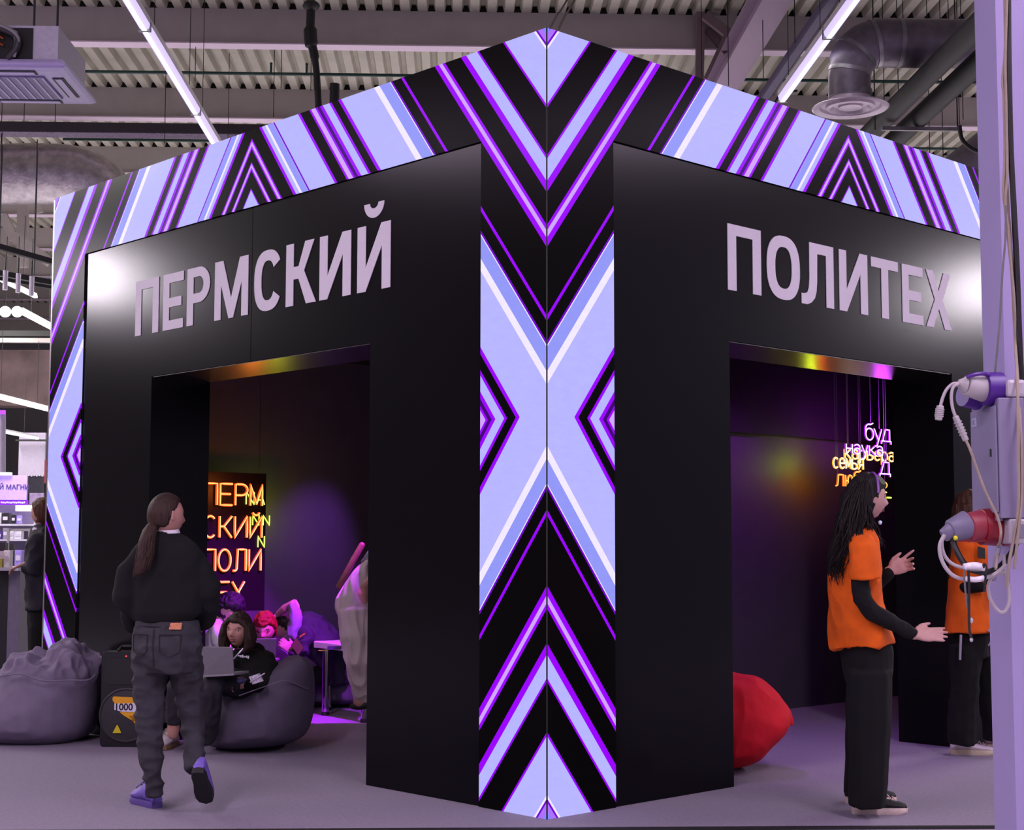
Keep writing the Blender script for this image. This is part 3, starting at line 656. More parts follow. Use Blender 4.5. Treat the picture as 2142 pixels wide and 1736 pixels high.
def fold(amp, fx=9, fy=9, fz=9, amp2=0.0, seed=0):
    """cloth folds: ridged noise along the normal"""
    o = V((seed * 3.1, seed * 1.7, seed * 2.3))
    def f(p, n):
        q = V((p.x * fx, p.y * fx, p.z * fz)) + o
        a = 1 - abs(noise.noise(q)) * 2.2
        return amp * (a - .45) + (amp2 * noise.noise(p * 45 + o) if amp2 else 0)
    return f
def head(mb, c, f, up, h=.222, wide=1.0, nose=1.0, res=(44, 34)):
    """face, skull and ears; c centre, f facing, up towards the crown, h chin to crown"""
    f = (f - up * f.dot(up)).normalized(); up = up.normalized(); r = f.cross(up).normalized(); k = h / 2
    n, m = res; R = []
    g = lambda x, s: math.exp(-(x / s) ** 2)
    for i in range(m + 1):
        lat = -pi / 2 + pi * i / m; row = []
        for j in range(n):
            lon = 2 * pi * j / n
            x = cos(lat) * sin(lon); y = cos(lat) * cos(lon); z = sin(lat)
            jaw = max(0, -z)
            X = x * .70 * wide * (1 - .30 * jaw ** 1.6)
            Yv = y * .86 if y > 0 else y * .92 * (1 - .38 * jaw)
            if y > 0: Yv = Yv * (1 - .05 * jaw) + .10 * jaw * y
            Zv = z
            if y > .15:
                fr = min(1, (y - .15) / .35)
                d = .20 * nose * g(X, .095) * (g(Zv + .20, .13) + .55 * g(Zv + .06, .16))
                d += .07 * nose * g(abs(X) - .10, .07) * g(Zv + .25, .07)
                d -= .085 * g(abs(X) - .30, .15) * g(Zv - .06, .12)
                d += .04 * g(Zv - .20, .10) * g(X, .45)
                d += .055 * g(X, .17) * (g(Zv + .45, .055) + g(Zv + .57, .06)) - .035 * g(X, .2) * g(Zv + .51, .03)
                d += .07 * g(X, .20) * g(Zv + .86, .14) - .03 * g(X, .25) * g(Zv + .69, .06)
                d += .03 * g(abs(X) - .42, .16) * g(Zv + .22, .2)
                Yv += d * fr
            row.append(c + (r * X + f * Yv + up * Zv) * k)
        R.append(row)
    mb.loft(R)
    for s_ in (-1, 1):
        e = c + (r * s_ * .72 * wide - f * .06 - up * .05) * k
        mb.ball(e, r * .05 * k * s_ - f * .06 * k, f * .15 * k - r * .04 * s_ * k, up * .27 * k, 10, 8)
    return r, f, up, k
def face_parts(root, c, f, up, h, brow=M_hair_dark, lips=True):
    f = (f - up * f.dot(up)).normalized(); r = f.cross(up).normalized(); k = h / 2
    for s_ in (-1, 1):
        e = c + (r * s_ * .30 + f * .61 + up * .045) * k
        b = MB(); b.ball(e, r * .115 * k, f * .10 * k, up * .075 * k, 12, 8); eye = b.build('eye', M_eye, root)
        b = MB(); b.ball(e + f * .068 * k, r * .065 * k, f * .045 * k, up * .068 * k, 10, 8); b.build('iris', M_iris, eye)
        b = MB(); b.tube([e + (r * s_ * -.13 + f * .12 + up * .15) * k, e + (f * .14 + up * .20) * k, e + (r * s_ * .16 + f * .04 + up * .15) * k], [.018 * k, .03 * k, .015 * k], 6); b.build('eyebrow', brow, root)
        b = MB(); b.tube([e + (r * s_ * -.12 + f * .06 + up * .045) * k, e + (f * .11 + up * .078) * k, e + (r * s_ * .13 + f * .03 + up * .04) * k], .013 * k, 5); b.build('eyelash', M_iris, root)
    if lips:
        q = c + (f * .805 - up * .50) * k
        b = MB()
        for dz, hh in ((.035, .035), (-.05, .045)): b.ball(q + up * dz * k - f * .015 * k, r * .20 * k, f * .055 * k, up * hh * k, 12, 8)
        b.build('lips', M_lip, root)
def skull(mb, c, f, up, h, g=1.10, hairline=.42, back=-.75, side=.1, top=.0):
    """hair cap: grown skull, pulled inside the head over the face"""
    f = (f - up * f.dot(up)).normalized(); r = f.cross(up).normalized(); k = h / 2; n, m = 36, 26; R = []
    for i in range(m + 1):
        lat = -pi / 2 + pi * i / m; row = []
        for j in range(n):
            lon = 2 * pi * j / n; x = cos(lat) * sin(lon); y = cos(lat) * cos(lon); z = sin(lat)
            lim = hairline if y > .45 else (side if y > 0 else back)
            if 0 < y <= .45: lim = side + (hairline - side) * (y / .45)
            if y <= 0: lim = side + (back - side) * min(1, -y / .35)
            s_ = 1.0 if z > lim + .08 else (.78 if z < lim - .06 else .78 + .22 * (z - lim + .06) / .14)
            row.append(c + (r * x * .72 + f * y * .90 + up * (z * (1.0 + top))) * k * g * s_)
        R.append(row)
    mb.loft(R)
def strands(mb, roots, n_per=1, r=.006, seg=8, wave=.0, seed=1):
    rnd = random.Random(seed)
    for P in roots:
        L = catmull(P, 5); ph = rnd.random() * 6; m = len(L)
        o = V((rnd.uniform(-1, 1), rnd.uniform(-1, 1), 0)) * r
        Q = [p + o + RH * wave * sin(ph + i * .8) * (i / m) + FH * wave * cos(ph * 1.3 + i * .7) * (i / m) for i, p in enumerate(L)]
        mb.tube(Q, [r * (1 - .75 * (i / (m - 1)) ** 3) for i in range(m)], 6)
def hand(mb, w, d, nrm, thumb, size=.18, curl=(.2, .25, .3, .35), spread=.10, tcurl=.3):
    """w wrist, d direction of the fingers, nrm out of the back of the hand, thumb side vector"""
    d = d.normalized(); t = (thumb - d * thumb.dot(d)).normalized(); nrm = t.cross(d) if t.cross(d).dot(nrm) > 0 else d.cross(t)
    s = size; pl = .46 * s
    mb.rings([(w - d * .02, t * .026, nrm * .02), (w + d * .01, t * .027, nrm * .018), (w + d * pl * .4, t * .20 * s, nrm * .075 * s), (w + d * pl * .8, t * .225 * s, nrm * .07 * s), (w + d * pl, t * .21 * s, nrm * .055 * s)], 14, e=.8)
    for k, (off, ln) in enumerate(((.155, .43), (.055, .48), (-.05, .45), (-.15, .35))):
        p = w + d * pl * .93 + t * off * s; a = curl[k]; dr = (d + t * spread * (1.2 - k * .8)).normalized(); P = [p]; ang = 0
        for q in (.45, .30, .25):
            ang += a; v = dr * cos(ang) - nrm * sin(ang); P.append(P[-1] + v * ln * s * q)
        r0 = .052 * s; mb.limb(P, [r0, r0 * .95, r0 * .85, r0 * .65], 8)
    p = w + d * pl * .22 + t * .16 * s; v = (d * .75 + t * .65 - nrm * tcurl * .4).normalized(); v2 = (d * .95 + t * .25 - nrm * tcurl * .5).normalized()
    mb.limb([p, p + v * .17 * s, p + v * .17 * s + v2 * .14 * s, p + v * .17 * s + v2 * .25 * s], [.075 * s, .062 * s, .055 * s, .042 * s], 8)
def shoe(root, heel, toe, up, length=.25, m=None, sole=None, lace=None, high=.10, name='shoe', open_top=None):
    """heel on the ground, toe direction, up direction"""
    d = (toe - heel); d = (d - up * d.dot(up)).normalized(); s = d.cross(up).normalized(); L = length
    up = up.normalized()
    st = [(-.01, .028, .05), (.02, .034, high), (.08, .036, high * 1.02), (.11, .038, high * .92), (.15, .042, high * .68), (.19, .045, high * .55), (.225, .040, high * .46), (.25, .026, high * .36), (.258, .012, high * .2)]
    b = MB(); R = []
    for x, hw, hh in st:
        c = heel + d * x * L / .25; R.append([c + s * hw * cos(a) * (1.0 if sin(a) < .2 else .86) + up * (.022 + hh * .5 * (1 + sin(a)) * .92) for a in [2 * pi * k / 18 for k in range(18)]])
    b.loft(R); sh = b.build(name, m, root)
    b = MB(); out = [(-.016, 0), (-.008, .03), (.03, .037), (.09, .036), (.16, .046), (.21, .045), (.245, .033), (.263, 0)]
    poly = out + [(x, -y) for x, y in out[-2:0:-1]]
    sc_ = L / .25
    b.loft([[heel + d * x * sc_ * g + s * y * g + up * z for x, y in poly] for z, g in ((.0, .97), (.006, 1), (.026, 1.01), (.032, .97))])
    b.build('sole', sole, sh)
    if lace:
        b = MB()
        for k in range(4):
            x = .115 + .024 * k; c = heel + d * x * sc_ + up * (.03 + high * (.86 - .10 * k))
            b.tube([c - s * .026 - up * .012, c + up * .006, c + s * .026 + d * .012 - up * .012], .0035, 5)
        b.build('laces', lace, sh)
    return sh
def person(label, loc, group=None):
    return thing('person', label, 'person', loc, group)

# ------------------------------------------------------------------ woman with a ponytail, walking into the left doorway
D = 7.72; pm = D / FPX
root = person('woman with a long brown ponytail seen from behind, black sweatshirt and dark grey jeans', onz(330, 1692))
A_ = lambda u, v, dy=0.0: at(u, v, D + dy)
hf = (FH * .70 + RH * .72).normalized(); hc = A_(348, 1078)
bf = (FH * .97 + RH * .25).normalized(); br = bf.cross(ZU)
body = MB(); head(body, hc, hf, (ZU + bf * .06).normalized(), .212)
body.limb([A_(349, 1098, .01), A_(350, 1122), A_(350, 1140)], [.05, .048, .06])
body.rings([(A_(350, 1138), br * .12, bf * .06), (A_(350, 1170), br * .15, bf * .085), (A_(350, 1230), br * .14, bf * .09), (A_(349, 1300), br * .14, bf * .10), (A_(349, 1350), br * .16, bf * .12), (A_(349, 1372), br * .12, bf * .1)])
for pts, rr in (([A_(318, 1370), A_(312, 1480, .02), A_(315, 1560), A_(322, 1655)], [.058, .05, .042, .033]), ([A_(388, 1370), A_(396, 1480, .08), A_(402, 1510, .085), A_(405, 1560, .03), A_(409, 1606, -.06)], [.055, .042, .04, .034, .028]),
                ([A_(302, 1175), A_(264, 1240, -.01), A_(282, 1310, .16)], [.045, .036, .026]), ([A_(400, 1175), A_(436, 1240, -.01), A_(420, 1310, .16)], [.045, .036, .026])):
    body.limb(pts, rr)
for s_, w_ in ((-1, A_(284, 1312, .18)), (1, A_(418, 1312, .18))):
    hand(body, w_, (FH * .5 - ZU * .5 - RH * s_ * .7), FH - RH * s_ * .2, ZU, .17, (.5, .5, .5, .5))
body.solid('body', M_skin, root, .006, 3)
# sweatshirt
M_sw = fab('sweatshirt_black', (13, 12, 15), .9)
b = MB()
b.rings([(A_(351, 1113), br * .058, bf * .055), (A_(351, 1124), br * .085, bf * .065), (A_(351, 1136), br * .142, bf * .085), (A_(351, 1147), br * .172, bf * .10), (A_(351, 1160), br * .188, bf * .115), (A_(350, 1200), br * .19, bf * .13), (A_(349, 1250), br * .190, bf * .14), (A_(349, 1280), br * .185, bf * .145), (A_(349, 1298), br * .16, bf * .125)], 24)
b.limb([A_(299, 1162), A_(274, 1195, -.01), A_(261, 1242, -.02), A_(270, 1290, .06), A_(286, 1312, .15)], [.058, .062, .058, .052, .04])
b.limb([A_(403, 1162), A_(427, 1195, -.01), A_(438, 1242, -.02), A_(430, 1290, .06), A_(414, 1312, .15)], [.058, .062, .058, .052, .04])
b.solid('sweatshirt', M_sw, root, .009, 4, fold(.021, 6, 6, 5, .0, 1))
b = MB(); R0 = []
for c_, g in ((A_(350, 1107), 1.0), (A_(350, 1114), 1.12)): R0.append([c_ + br * .057 * g * cos(2 * pi * k / 24) + bf * .056 * g * sin(2 * pi * k / 24) + ZU * .006 * sin(2 * pi * k / 24) for k in range(24)])
b.loft([R0[0], R0[1], [p - ZU * .012 for p in R0[1]]], cap=False); b.build('collar', mat('collar_white', (205, 195, 205), .7), root)
# jeans
M_jn = fab('jeans_grey', (52, 50, 56), .85, .35, 400, .22, 10)
b = MB()
b.rings([(A_(350, 1298), br * .160, bf * .115), (A_(350, 1320), br * .172, bf * .13), (A_(349, 1350), br * .182, bf * .145), (A_(349, 1385), br * .178, bf * .14), (A_(349, 1405), br * .15, bf * .12)], 22)
b.tube([A_(314, 1380), A_(312, 1440, .02), A_(313, 1500, .02), A_(315, 1570), A_(321, 1625), A_(324, 1664, .0)], [.092, .082, .075, .062, .050, .043])
b.tube([A_(388, 1380, .02), A_(393, 1440, .07), A_(401, 1500, .09), A_(405, 1560, .03), A_(409, 1612, -.06)], [.090, .078, .064, .054, .050])
jn = b.solid('jeans', M_jn, root, .008, 3, fold(.014, 9, 9, 14, .0015, 4))
b = MB(); b.rings([(A_(350, 1297), br * .165, bf * .122), (A_(350, 1308), br * .170, bf * .126)], 26); b.build('waistband', M_jn, jn)
b = MB(); c_ = A_(392, 1307) - bf * .128; x_ = (br * 1 + bf * .22).normalized(); b.obox(c_, x_ * .030, bf * .004, (ZU + x_ * .12).normalized() * .0165); b.build('leather_patch', mat('tan_leather', (190, 120, 84), .6, var=.25, scale=90), jn, smooth=False)
for s_ in (-1, 1):
    b = MB(); Q = []
    for x, z in ((-.05, .05), (.05, .05), (.046, -.035), (0, -.06), (-.046, -.035), (-.05, .05)):
        xx = s_ * .082 + x; Q.append(A_(349, 1345) + br * xx + ZU * z - bf * (.146 * max(0, 1 - (xx / .185) ** 2) ** .5 + .002))
    b.tube(Q, .0028, 5); b.build('pocket_seam', mat('seam_dark', (26, 24, 28), .9), jn)
b = MB(); b.tube([A_(349, 1312) - bf * .137, A_(349, 1345) - bf * .150, A_(349, 1390) - bf * .142], .003, 5); b.build('centre_seam', MATS['seam_dark'], jn)
# hair: tight cap and a long tail
b = MB(); skull(b, hc, hf, (ZU + bf * .06).normalized(), .212, 1.075, .62, -.62, .12, .02)
b.ball(A_(322, 1098, -.05), RH * .03, FH * .035, ZU * .035, 12, 8)
b.solid('hair', M_hair_brown, root, .006, 2)
b = MB(); b.ball(A_(318, 1100, -.065), RH * .022, FH * .022, ZU * .018, 12, 8); b.build('hair_tie', M_black, root)
b = MB()
b.rings([(A_(319, 1096, -.06), RH * .024, FH * .024), (A_(313, 1108, -.09), RH * .034, FH * .03), (A_(308, 1130, -.115), RH * .042, FH * .032), (A_(305, 1155, -.135), RH * .045, FH * .03), (A_(300, 1180, -.15), RH * .042, FH * .026), (A_(291, 1198, -.155), RH * .030, FH * .02), (A_(283, 1206, -.155), RH * .010, FH * .008)], 20)
pt = b.build('ponytail', M_hair_brown, root)
b = MB(); rs = []; rnd = random.Random(3)
for k in range(70):
    t = rnd.uniform(-1, 1); y_ = -rnd.uniform(.6, 1.05)
    e_ = rnd.uniform(-8, 14)
    rs.append([A_(319 + t * 8, 1098, -.06 + y_ * .02), A_(308 + t * 15, 1132 + rnd.uniform(-4, 4), -.115 + y_ * .034 * (1 - t * t * .6)), A_(304 + t * 17, 1160, -.135 + y_ * .032 * (1 - t * t * .6)), A_(292 + t * 15 + (6 if t > 0 else 0), 1192 + e_ * .6 - t * 9, -.152 + y_ * .02)])
strands(b, rs, 1, .0034, 8, .003, 5); b.build('hair_strands', M_hair_brown, pt)
M_pur = mat('shoe_violet', (110, 88, 172), .5, var=.2, scale=30); M_sole_d = mat('sole_black', (20, 18, 20), .7); M_pl = mat('lace_violet', (96, 76, 150), .7)
shoe(root, onz(327, 1690, 0.0) , onz(327, 1690) + FH * .12 - RH * .10, ZU, .245, M_pur, mat('sole_violet', (84, 66, 134), .6), M_pl, .115)
hl = A_(413, 1628, -.20) + ZU * .02; dn = (-ZU * .72 + FH * .66 + RH * .05).normalized(); upn = (FH * .70 + ZU * .68)
shoe(root, hl, hl + dn, upn, .235, M_pur, M_sole_d, None, .11)

# ------------------------------------------------------------------ woman in the orange T-shirt, side view
D = 7.66
root = person('woman in an orange T-shirt with long dark wavy hair, facing right with palm out', onz(1825, 1698))
A_ = lambda u, v, dy=0.0: at(u, v, D + dy)
hf = (RH * .97 + FH * .16 - ZU * .10).normalized(); hu = (ZU + RH * .10).normalized(); hc = A_(1814, 1040)
sf, ss = RH, FH
body = MB(); head(body, hc, hf, hu, .218, 1.0, .9)
body.limb([A_(1806, 1068), A_(1800, 1092), A_(1795, 1115)], [.052, .048, .06])
body.rings([(A_(1796, 1110), sf * .06, ss * .08), (A_(1795, 1135), sf * .09, ss * .16), (A_(1795, 1200), sf * .10, ss * .15), (A_(1797, 1280), sf * .09, ss * .13), (A_(1803, 1340), sf * .10, ss * .15), (A_(1806, 1370), sf * .09, ss * .13)])
body.limb([A_(1814, 1370, -.08), A_(1816, 1500, -.08), A_(1814, 1590, -.08), A_(1808, 1675, -.08)], [.08, .065, .055, .04]); body.limb([A_(1804, 1370, .10), A_(1802, 1500, .12), A_(1796, 1590, .14), A_(1788, 1665, .14)], [.08, .065, .055, .04])
body.limb([A_(1800, 1145, -.16), A_(1799, 1215, -.2), A_(1805, 1264, -.21), A_(1855, 1296, -.2), A_(1908, 1326, -.19)], [.04, .03, .028, .028, .022])
hand(body, A_(1914, 1327, -.19), (RH * 1 + ZU * .0 + FH * .1), ZU * -.2 - FH * .9 + RH * 0, ZU * .8 + FH * .5, .185, (.02, .02, .04, .06), .06, .1)
body.limb([A_(1802, 1145, .17), A_(1812, 1215, .2), A_(1846, 1213, .16), A_(1862, 1196, .12)], [.045, .036, .03, .022])
hand(body, A_(1862, 1194, .12), (RH * .75 + ZU * .35 - FH * .2), FH * .8 - RH * .3, ZU * .9 - RH * .1, .18, (.1, .45, .55, .5), .22, .1)
body.solid('body', M_skin2, root, .005, 2)
face_parts(root, hc, hf, hu, .218, M_hair_dark, True)
M_or = fab('tshirt_orange', (205, 86, 8), .85, .25, 380, .14, 12)
b = MB(); tl = ZU * -.0
b.rings([(A_(1795, 1100), sf * .055, ss * .07), (A_(1794, 1112), sf * .075, ss * .11), (A_(1792, 1128), sf * .098, ss * .17), (A_(1790, 1160), sf * .112, ss * .195), (A_(1788, 1205), sf * .120, ss * .20), (A_(1790, 1260), sf * .126, ss * .2), (A_(1796, 1305), sf * .142, ss * .205), (A_(1801, 1335), (sf + ZU * .10) * .154, ss * .21), (A_(1803, 1351), (sf + ZU * .12) * .158, ss * .212)], 26)
ts = b.solid('tshirt', M_or, root, .008, 3, fold(.020, 5, 5, 4.5, .0, 9))
b = MB(); b.rings([(A_(1801, 1118, -.13), RH * .050, FH * .05 + ZU * .02), (A_(1804, 1140, -.17), RH * .066, FH * .06), (A_(1807, 1175, -.20), RH * .074, FH * .066), (A_(1810, 1212, -.215), (RH + ZU * .06) * .076, FH * .07)], 20)
b.solid('sleeve', M_or, ts, .007, 3, fold(.008, 9, 9, 7, 0, 12))
b = MB(); b.rings([(A_(1803, 1118, .13), RH * .05, FH * .05), (A_(1810, 1150, .19), RH * .06, FH * .06), (A_(1814, 1195, .21), RH * .062, FH * .06)], 16); b.solid('sleeve', M_or, ts, .008, 3)
M_bk = fab('jersey_black', (9, 8, 10), .9)
b = MB(); b.limb([A_(1800, 1150, -.17), A_(1799, 1212, -.205), A_(1803, 1252, -.215), A_(1822, 1279, -.212), A_(1862, 1300, -.2), A_(1906, 1324, -.19)], [.05, .046, .046, .046, .041, .033]); b.solid('undersleeve', M_bk, root, .007, 3, fold(.004, 18, 18, 18, 0, 2))
b = MB(); b.limb([A_(1806, 1150, .18), A_(1816, 1213, .2), A_(1838, 1216, .17), A_(1859, 1198, .125)], [.05, .047, .043, .034]); b.solid('undersleeve', M_bk, root, .007, 3)
M_tr = fab('trousers_black', (7, 7, 9), .9, .2)
b = MB(); b.rings([(A_(1804, 1335), sf * .135, ss * .17), (A_(1812, 1360), sf * .13, ss * .18), (A_(1815, 1400), sf * .12, ss * .18), (A_(1816, 1430), sf * .105, ss * .16)], 20)
b.tube([A_(1818, 1400, -.09), A_(1818, 1500, -.09), A_(1817, 1590, -.09), A_(1814, 1686, -.09)], [.112, .108, .100, .092]); b.tube([A_(1816, 1400, .10), A_(1810, 1500, .12), A_(1806, 1590, .14), A_(1800, 1664, .15)], [.11, .10, .092, .085])
b.solid('trousers', M_tr, root, .009, 3, fold(.006, 10, 10, 3, 0, 5))
M_cv = mat('canvas_black', (16, 15, 17), .8); M_rub = mat('rubber_cream', (196, 176, 166), .6, var=.12, scale=40); M_lc = mat('lace_cream', (188, 160, 158), .7)
shoe(root, onz(1788, 1701, 0), onz(1788, 1701) + RH, ZU, .255, M_cv, M_rub, M_lc, .085)
shoe(root, onz(1774, 1679, 0), onz(1774, 1679) + RH + FH * .1, ZU, .25, M_cv, M_rub, M_lc, .085)
# long wavy hair
b = MB(); skull(b, hc, hf, hu, .218, 1.12, .50, -.9, -.35, .02)
b.rings([(A_(1797, 1030, 0), RH * .085, FH * .085), (A_(1790, 1065), RH * .085, FH * .095), (A_(1779, 1100), RH * .078, FH * .12), (A_(1766, 1135), RH * .066, FH * .135), (A_(1758, 1165), RH * .056, FH * .13), (A_(1752, 1200), RH * .042, FH * .10), (A_(1750, 1228), RH * .014, FH * .03)], 20)
b.solid('hair', M_hair_dark, root, .008, 3, fold(.010, 22, 22, 5, 0, 3))
b = MB(); rs = []; rnd = random.Random(8)
for k in range(260):
    t = rnd.uniform(-1, 1); e_ = rnd.uniform(-24, 22); q = rnd.uniform(-.13, .13)
    rs.append([A_(1802 + t * 12, 998 + abs(t) * 8, q * .5), A_(1783 + t * 16, 1050, q * .8 - .03), A_(1772 + t * 18, 1105, q - .05), A_(1760 + t * 17, 1160, q * .9 - .05), A_(1752 + t * 14 + rnd.uniform(-4, 4), 1205 + e_, q * .8 - .04)])
for k in range(26):
    t = rnd.uniform(-1, 1); rs.append([A_(1814 + t * 6, 1004, -.06 + .03 * t), A_(1812 + t * 7, 1060, -.085), A_(1823 + t * 8, 1098, -.07 + .02 * t), A_(1841 + t * 7, 1128 + 22 * rnd.random(), -.02 + .05 * t)])
for k in range(16):
    t = rnd.uniform(-1, 1); rs.append([A_(1806 + t * 8, 1010, -.095), A_(1800 + t * 9, 1070, -.115), A_(1797 + t * 8, 1112, -.13), A_(1785 + t * 12, 1150 + 30 * rnd.random(), -.165)])
strands(b, rs, 1, .0036, 8, .016, 6); b.build('hair_locks', M_hair_dark, root)
b = MB(); P = [A_(1806 + 19 * sin(radians(a)), 1002 - 13 * cos(radians(a)), -.1 * cos(radians(a * 0 + 90)) + 0) for a in (-40, -10, 20, 50)]
b = MB(); b.tube([hc + (hu * cos(radians(a)) * 1.13 + hf * .16 + hf.cross(hu) * sin(radians(a)) * .86) * .109 * 1.02 for a in range(-80, 81, 10)], .006, 8); b.build('headband', mat('headband_violet', (120, 70, 150), .35), root)
b = MB()
for q in ((1841, 1093, -.02), (1838, 1155, -.03), (1839, 1221, -.03)):
    b.ball(A_(*q), RH * .010, FH * .010, ZU * .011, 10, 8)
b.build('pendant_bead', mat('bead_pale', (190, 215, 235), .15), root)

# ------------------------------------------------------------------ second woman in orange, half behind the column
D = 9.8
root = person('woman in a long orange T-shirt and white shoes, half hidden behind the cables and column', onz(2040, 1576))
A_ = lambda u, v, dy=0.0: at(u, v, D + dy)
hf = (RH * .8 - FH * .3).normalized(); hc = A_(2030, 1062); sf = (RH * .9 - FH * .44).normalized(); ss = sf.cross(ZU)
body = MB(); head(body, hc, hf, ZU, .21)
body.limb([A_(2028, 1082), A_(2027, 1100), A_(2027, 1120)], [.05, .046, .06])
body.rings([(A_(2028, 1115), sf * .06, ss * .09), (A_(2030, 1140), sf * .10, ss * .15), (A_(2030, 1230), sf * .10, ss * .14), (A_(2034, 1310), sf * .11, ss * .15), (A_(2036, 1340), sf * .09, ss * .13)])
body.limb([A_(2022, 1345, -.05), A_(2018, 1440, -.05), A_(2012, 1548, -.05)], [.055, .05, .04]); body.limb([A_(2056, 1340, .08), A_(2068, 1440, .08), A_(2082, 1540, .08)], [.08, .06, .045])
body.limb([A_(2046, 1140, -.12), A_(2060, 1190, -.16), A_(2072, 1216, -.2), A_(2080, 1228, -.22)], [.045, .038, .03, .024]); hand(body, A_(2080, 1230, -.22), (RH * .4 - ZU * .8), -FH, RH, .17, (.3, .35, .4, .4))
body.limb([A_(2005, 1145, .1), A_(2000, 1210, .1), A_(2025, 1225, -.1), A_(2050, 1225, -.18)], [.045, .038, .03, .024])
body.solid('body', M_skin2, root, .007, 3)
b = MB(); b.rings([(A_(2028, 1112), sf * .055, ss * .06), (A_(2029, 1124), sf * .08, ss * .12), (A_(2030, 1140), sf * .11, ss * .175), (A_(2030, 1180), sf * .125, ss * .19), (A_(2029, 1230), sf * .13, ss * .18), (A_(2031, 1280), sf * .15, ss * .19), (A_(2033, 1322), (sf + ZU * .06) * .175, ss * .215)], 26)
ts = b.solid('tshirt', M_or, root, .009, 3, fold(.012, 7, 7, 4, 0, 21))
b = MB(); b.rings([(A_(2044, 1130, -.10), RH * .05, FH * .06), (A_(2053, 1155, -.15), RH * .062, FH * .06), (A_(2062, 1195, -.18), RH * .066, FH * .065)], 16); b.solid('sleeve', M_or, ts, .008, 3)
b = MB(); b.obox(A_(2053, 1156, -.215), RH * .022 - ZU * .006, FH * .003, ZU * .034); b.build('sleeve_badge', M_black, ts, smooth=False)
b = MB(); b.limb([A_(2000, 1175, .08), A_(2000, 1212, .04), A_(2022, 1229, -.16), A_(2052, 1228, -.235)], [.045, .044, .04, .034]); b.limb([A_(2062, 1192, -.17), A_(2070, 1212, -.2), A_(2078, 1226, -.22)], [.045, .038, .03]); b.solid('undersleeve', M_bk, root, .008, 3)
b = MB(); b.rings([(A_(2034, 1300), sf * .13, ss * .16), (A_(2036, 1345), sf * .12, ss * .17), (A_(2036, 1375), sf * .10, ss * .15)], 18)
b.tube([A_(2021, 1350, -.06), A_(2018, 1440, -.06), A_(2012, 1500, -.06), A_(2014, 1556, -.06)], [.105, .092, .09, .095]); b.tube([A_(2054, 1350, .08), A_(2070, 1440, .08), A_(2080, 1500, .08), A_(2084, 1546, .08)], [.10, .088, .085, .082])
b.solid('trousers', M_tr, root, .01, 3, fold(.008, 10, 10, 8, 0, 6))
b = MB(); b.tube([A_(2010, 1328, -.19), A_(2009, 1352, -.185), A_(2008, 1380, -.17)], .008, 6); b.build('side_stripe', mat('stripe_grey', (150, 146, 160), .8), root)
b = MB(); b.tube(catmull([A_(2066, 1318, -.2), A_(2076, 1326, -.2), A_(2073, 1342, -.19), A_(2068, 1350, -.18)], 4), .006, 6); b.build('drawstring', MATS['stripe_grey'], root)
M_wsh = mat('shoe_white', (206, 196, 198), .5, var=.05); M_wso = mat('sole_cream', (190, 176, 150), .6, var=.1, scale=40)
shoe(root, onz(1992, 1577), onz(1992, 1577) + RH - FH * .15, ZU, .26, M_wsh, M_wso, mat('lace_grey', (150, 140, 130), .7), .075); shoe(root, onz(2066, 1566), onz(2066, 1566) + RH, ZU, .26, mat('shoe_tan', (130, 110, 104), .6), M_wso, None, .075)
b = MB(); skull(b, hc, hf, ZU, .21, 1.12, .5, -.9, -.3, .02)
b.rings([(A_(2022, 1055, .0), RH * .09, FH * .09), (A_(2018, 1090), RH * .085, FH * .10), (A_(2010, 1130), RH * .06, FH * .10), (A_(1998, 1180), RH * .04, FH * .08), (A_(1990, 1212), RH * .02, FH * .03)], 18)
b.solid('hair', hairmat('hair_chestnut', (60, 34, 20)), root, .009, 3, fold(.010, 22, 22, 5, 0, 7))

# ------------------------------------------------------------------ seated woman with the laptop
D = 10.0
root = person('young woman with a brown bob, black hooded top, seated in a bean bag', onz(480, 1560))
A_ = lambda u, v, dy=0.0: at(u, v, D + dy)
hf = (-FH * .95 - RH * .30 - ZU * .16).normalized(); hu = (ZU - FH * .06 + RH * .05).normalized(); hc = A_(500, 1318)
bf = (-FH * .9 - RH * .45).normalized(); br = bf.cross(ZU); tu = (ZU - bf * .45).normalized()
body = MB(); head(body, hc, hf, hu, .215)
body.limb([A_(505, 1340, .05), A_(512, 1362, .08), A_(518, 1375, .1)], [.05, .048, .06])
body.rings([(A_(520, 1368, .09), br * .10, bf * .06), (A_(523, 1385, .1), br * .16, bf * .09), (A_(530, 1415, .06), br * .15, bf * .10), (A_(533, 1440, .02), br * .16, bf * .12)])
body.limb([A_(505, 1435, -.05), A_(440, 1412, -.30), A_(440, 1480, -.28), A_(432, 1545, -.22)], [.08, .062, .05, .036]); body.limb([A_(490, 1432, .05), A_(383, 1412, -.18), A_(366, 1480, -.2), A_(362, 1535, -.2)], [.08, .062, .05, .036])
body.limb([A_(557, 1385, .1), A_(570, 1420, .0), A_(520, 1430, -.18)], [.045, .036, .026]); body.limb([A_(487, 1385, .05), A_(470, 1412, -.1), A_(480, 1428, -.25)], [.045, .036, .026])
hand(body, A_(518, 1431, -.19), -RH - FH * .3, ZU - FH * .2, FH * -.2 + ZU * .4, .165, (.5, .6, .6, .6)); hand(body, A_(480, 1428, -.25), -RH * .8 - FH * .5, ZU, FH, .165, (.3, .3, .3, .3))
body.solid('body', M_skin, root, .005, 2)
face_parts(root, hc, hf, hu, .215, M_hair_dark, True)
M_hd = fab('hoodie_black', (11, 10, 12), .9)
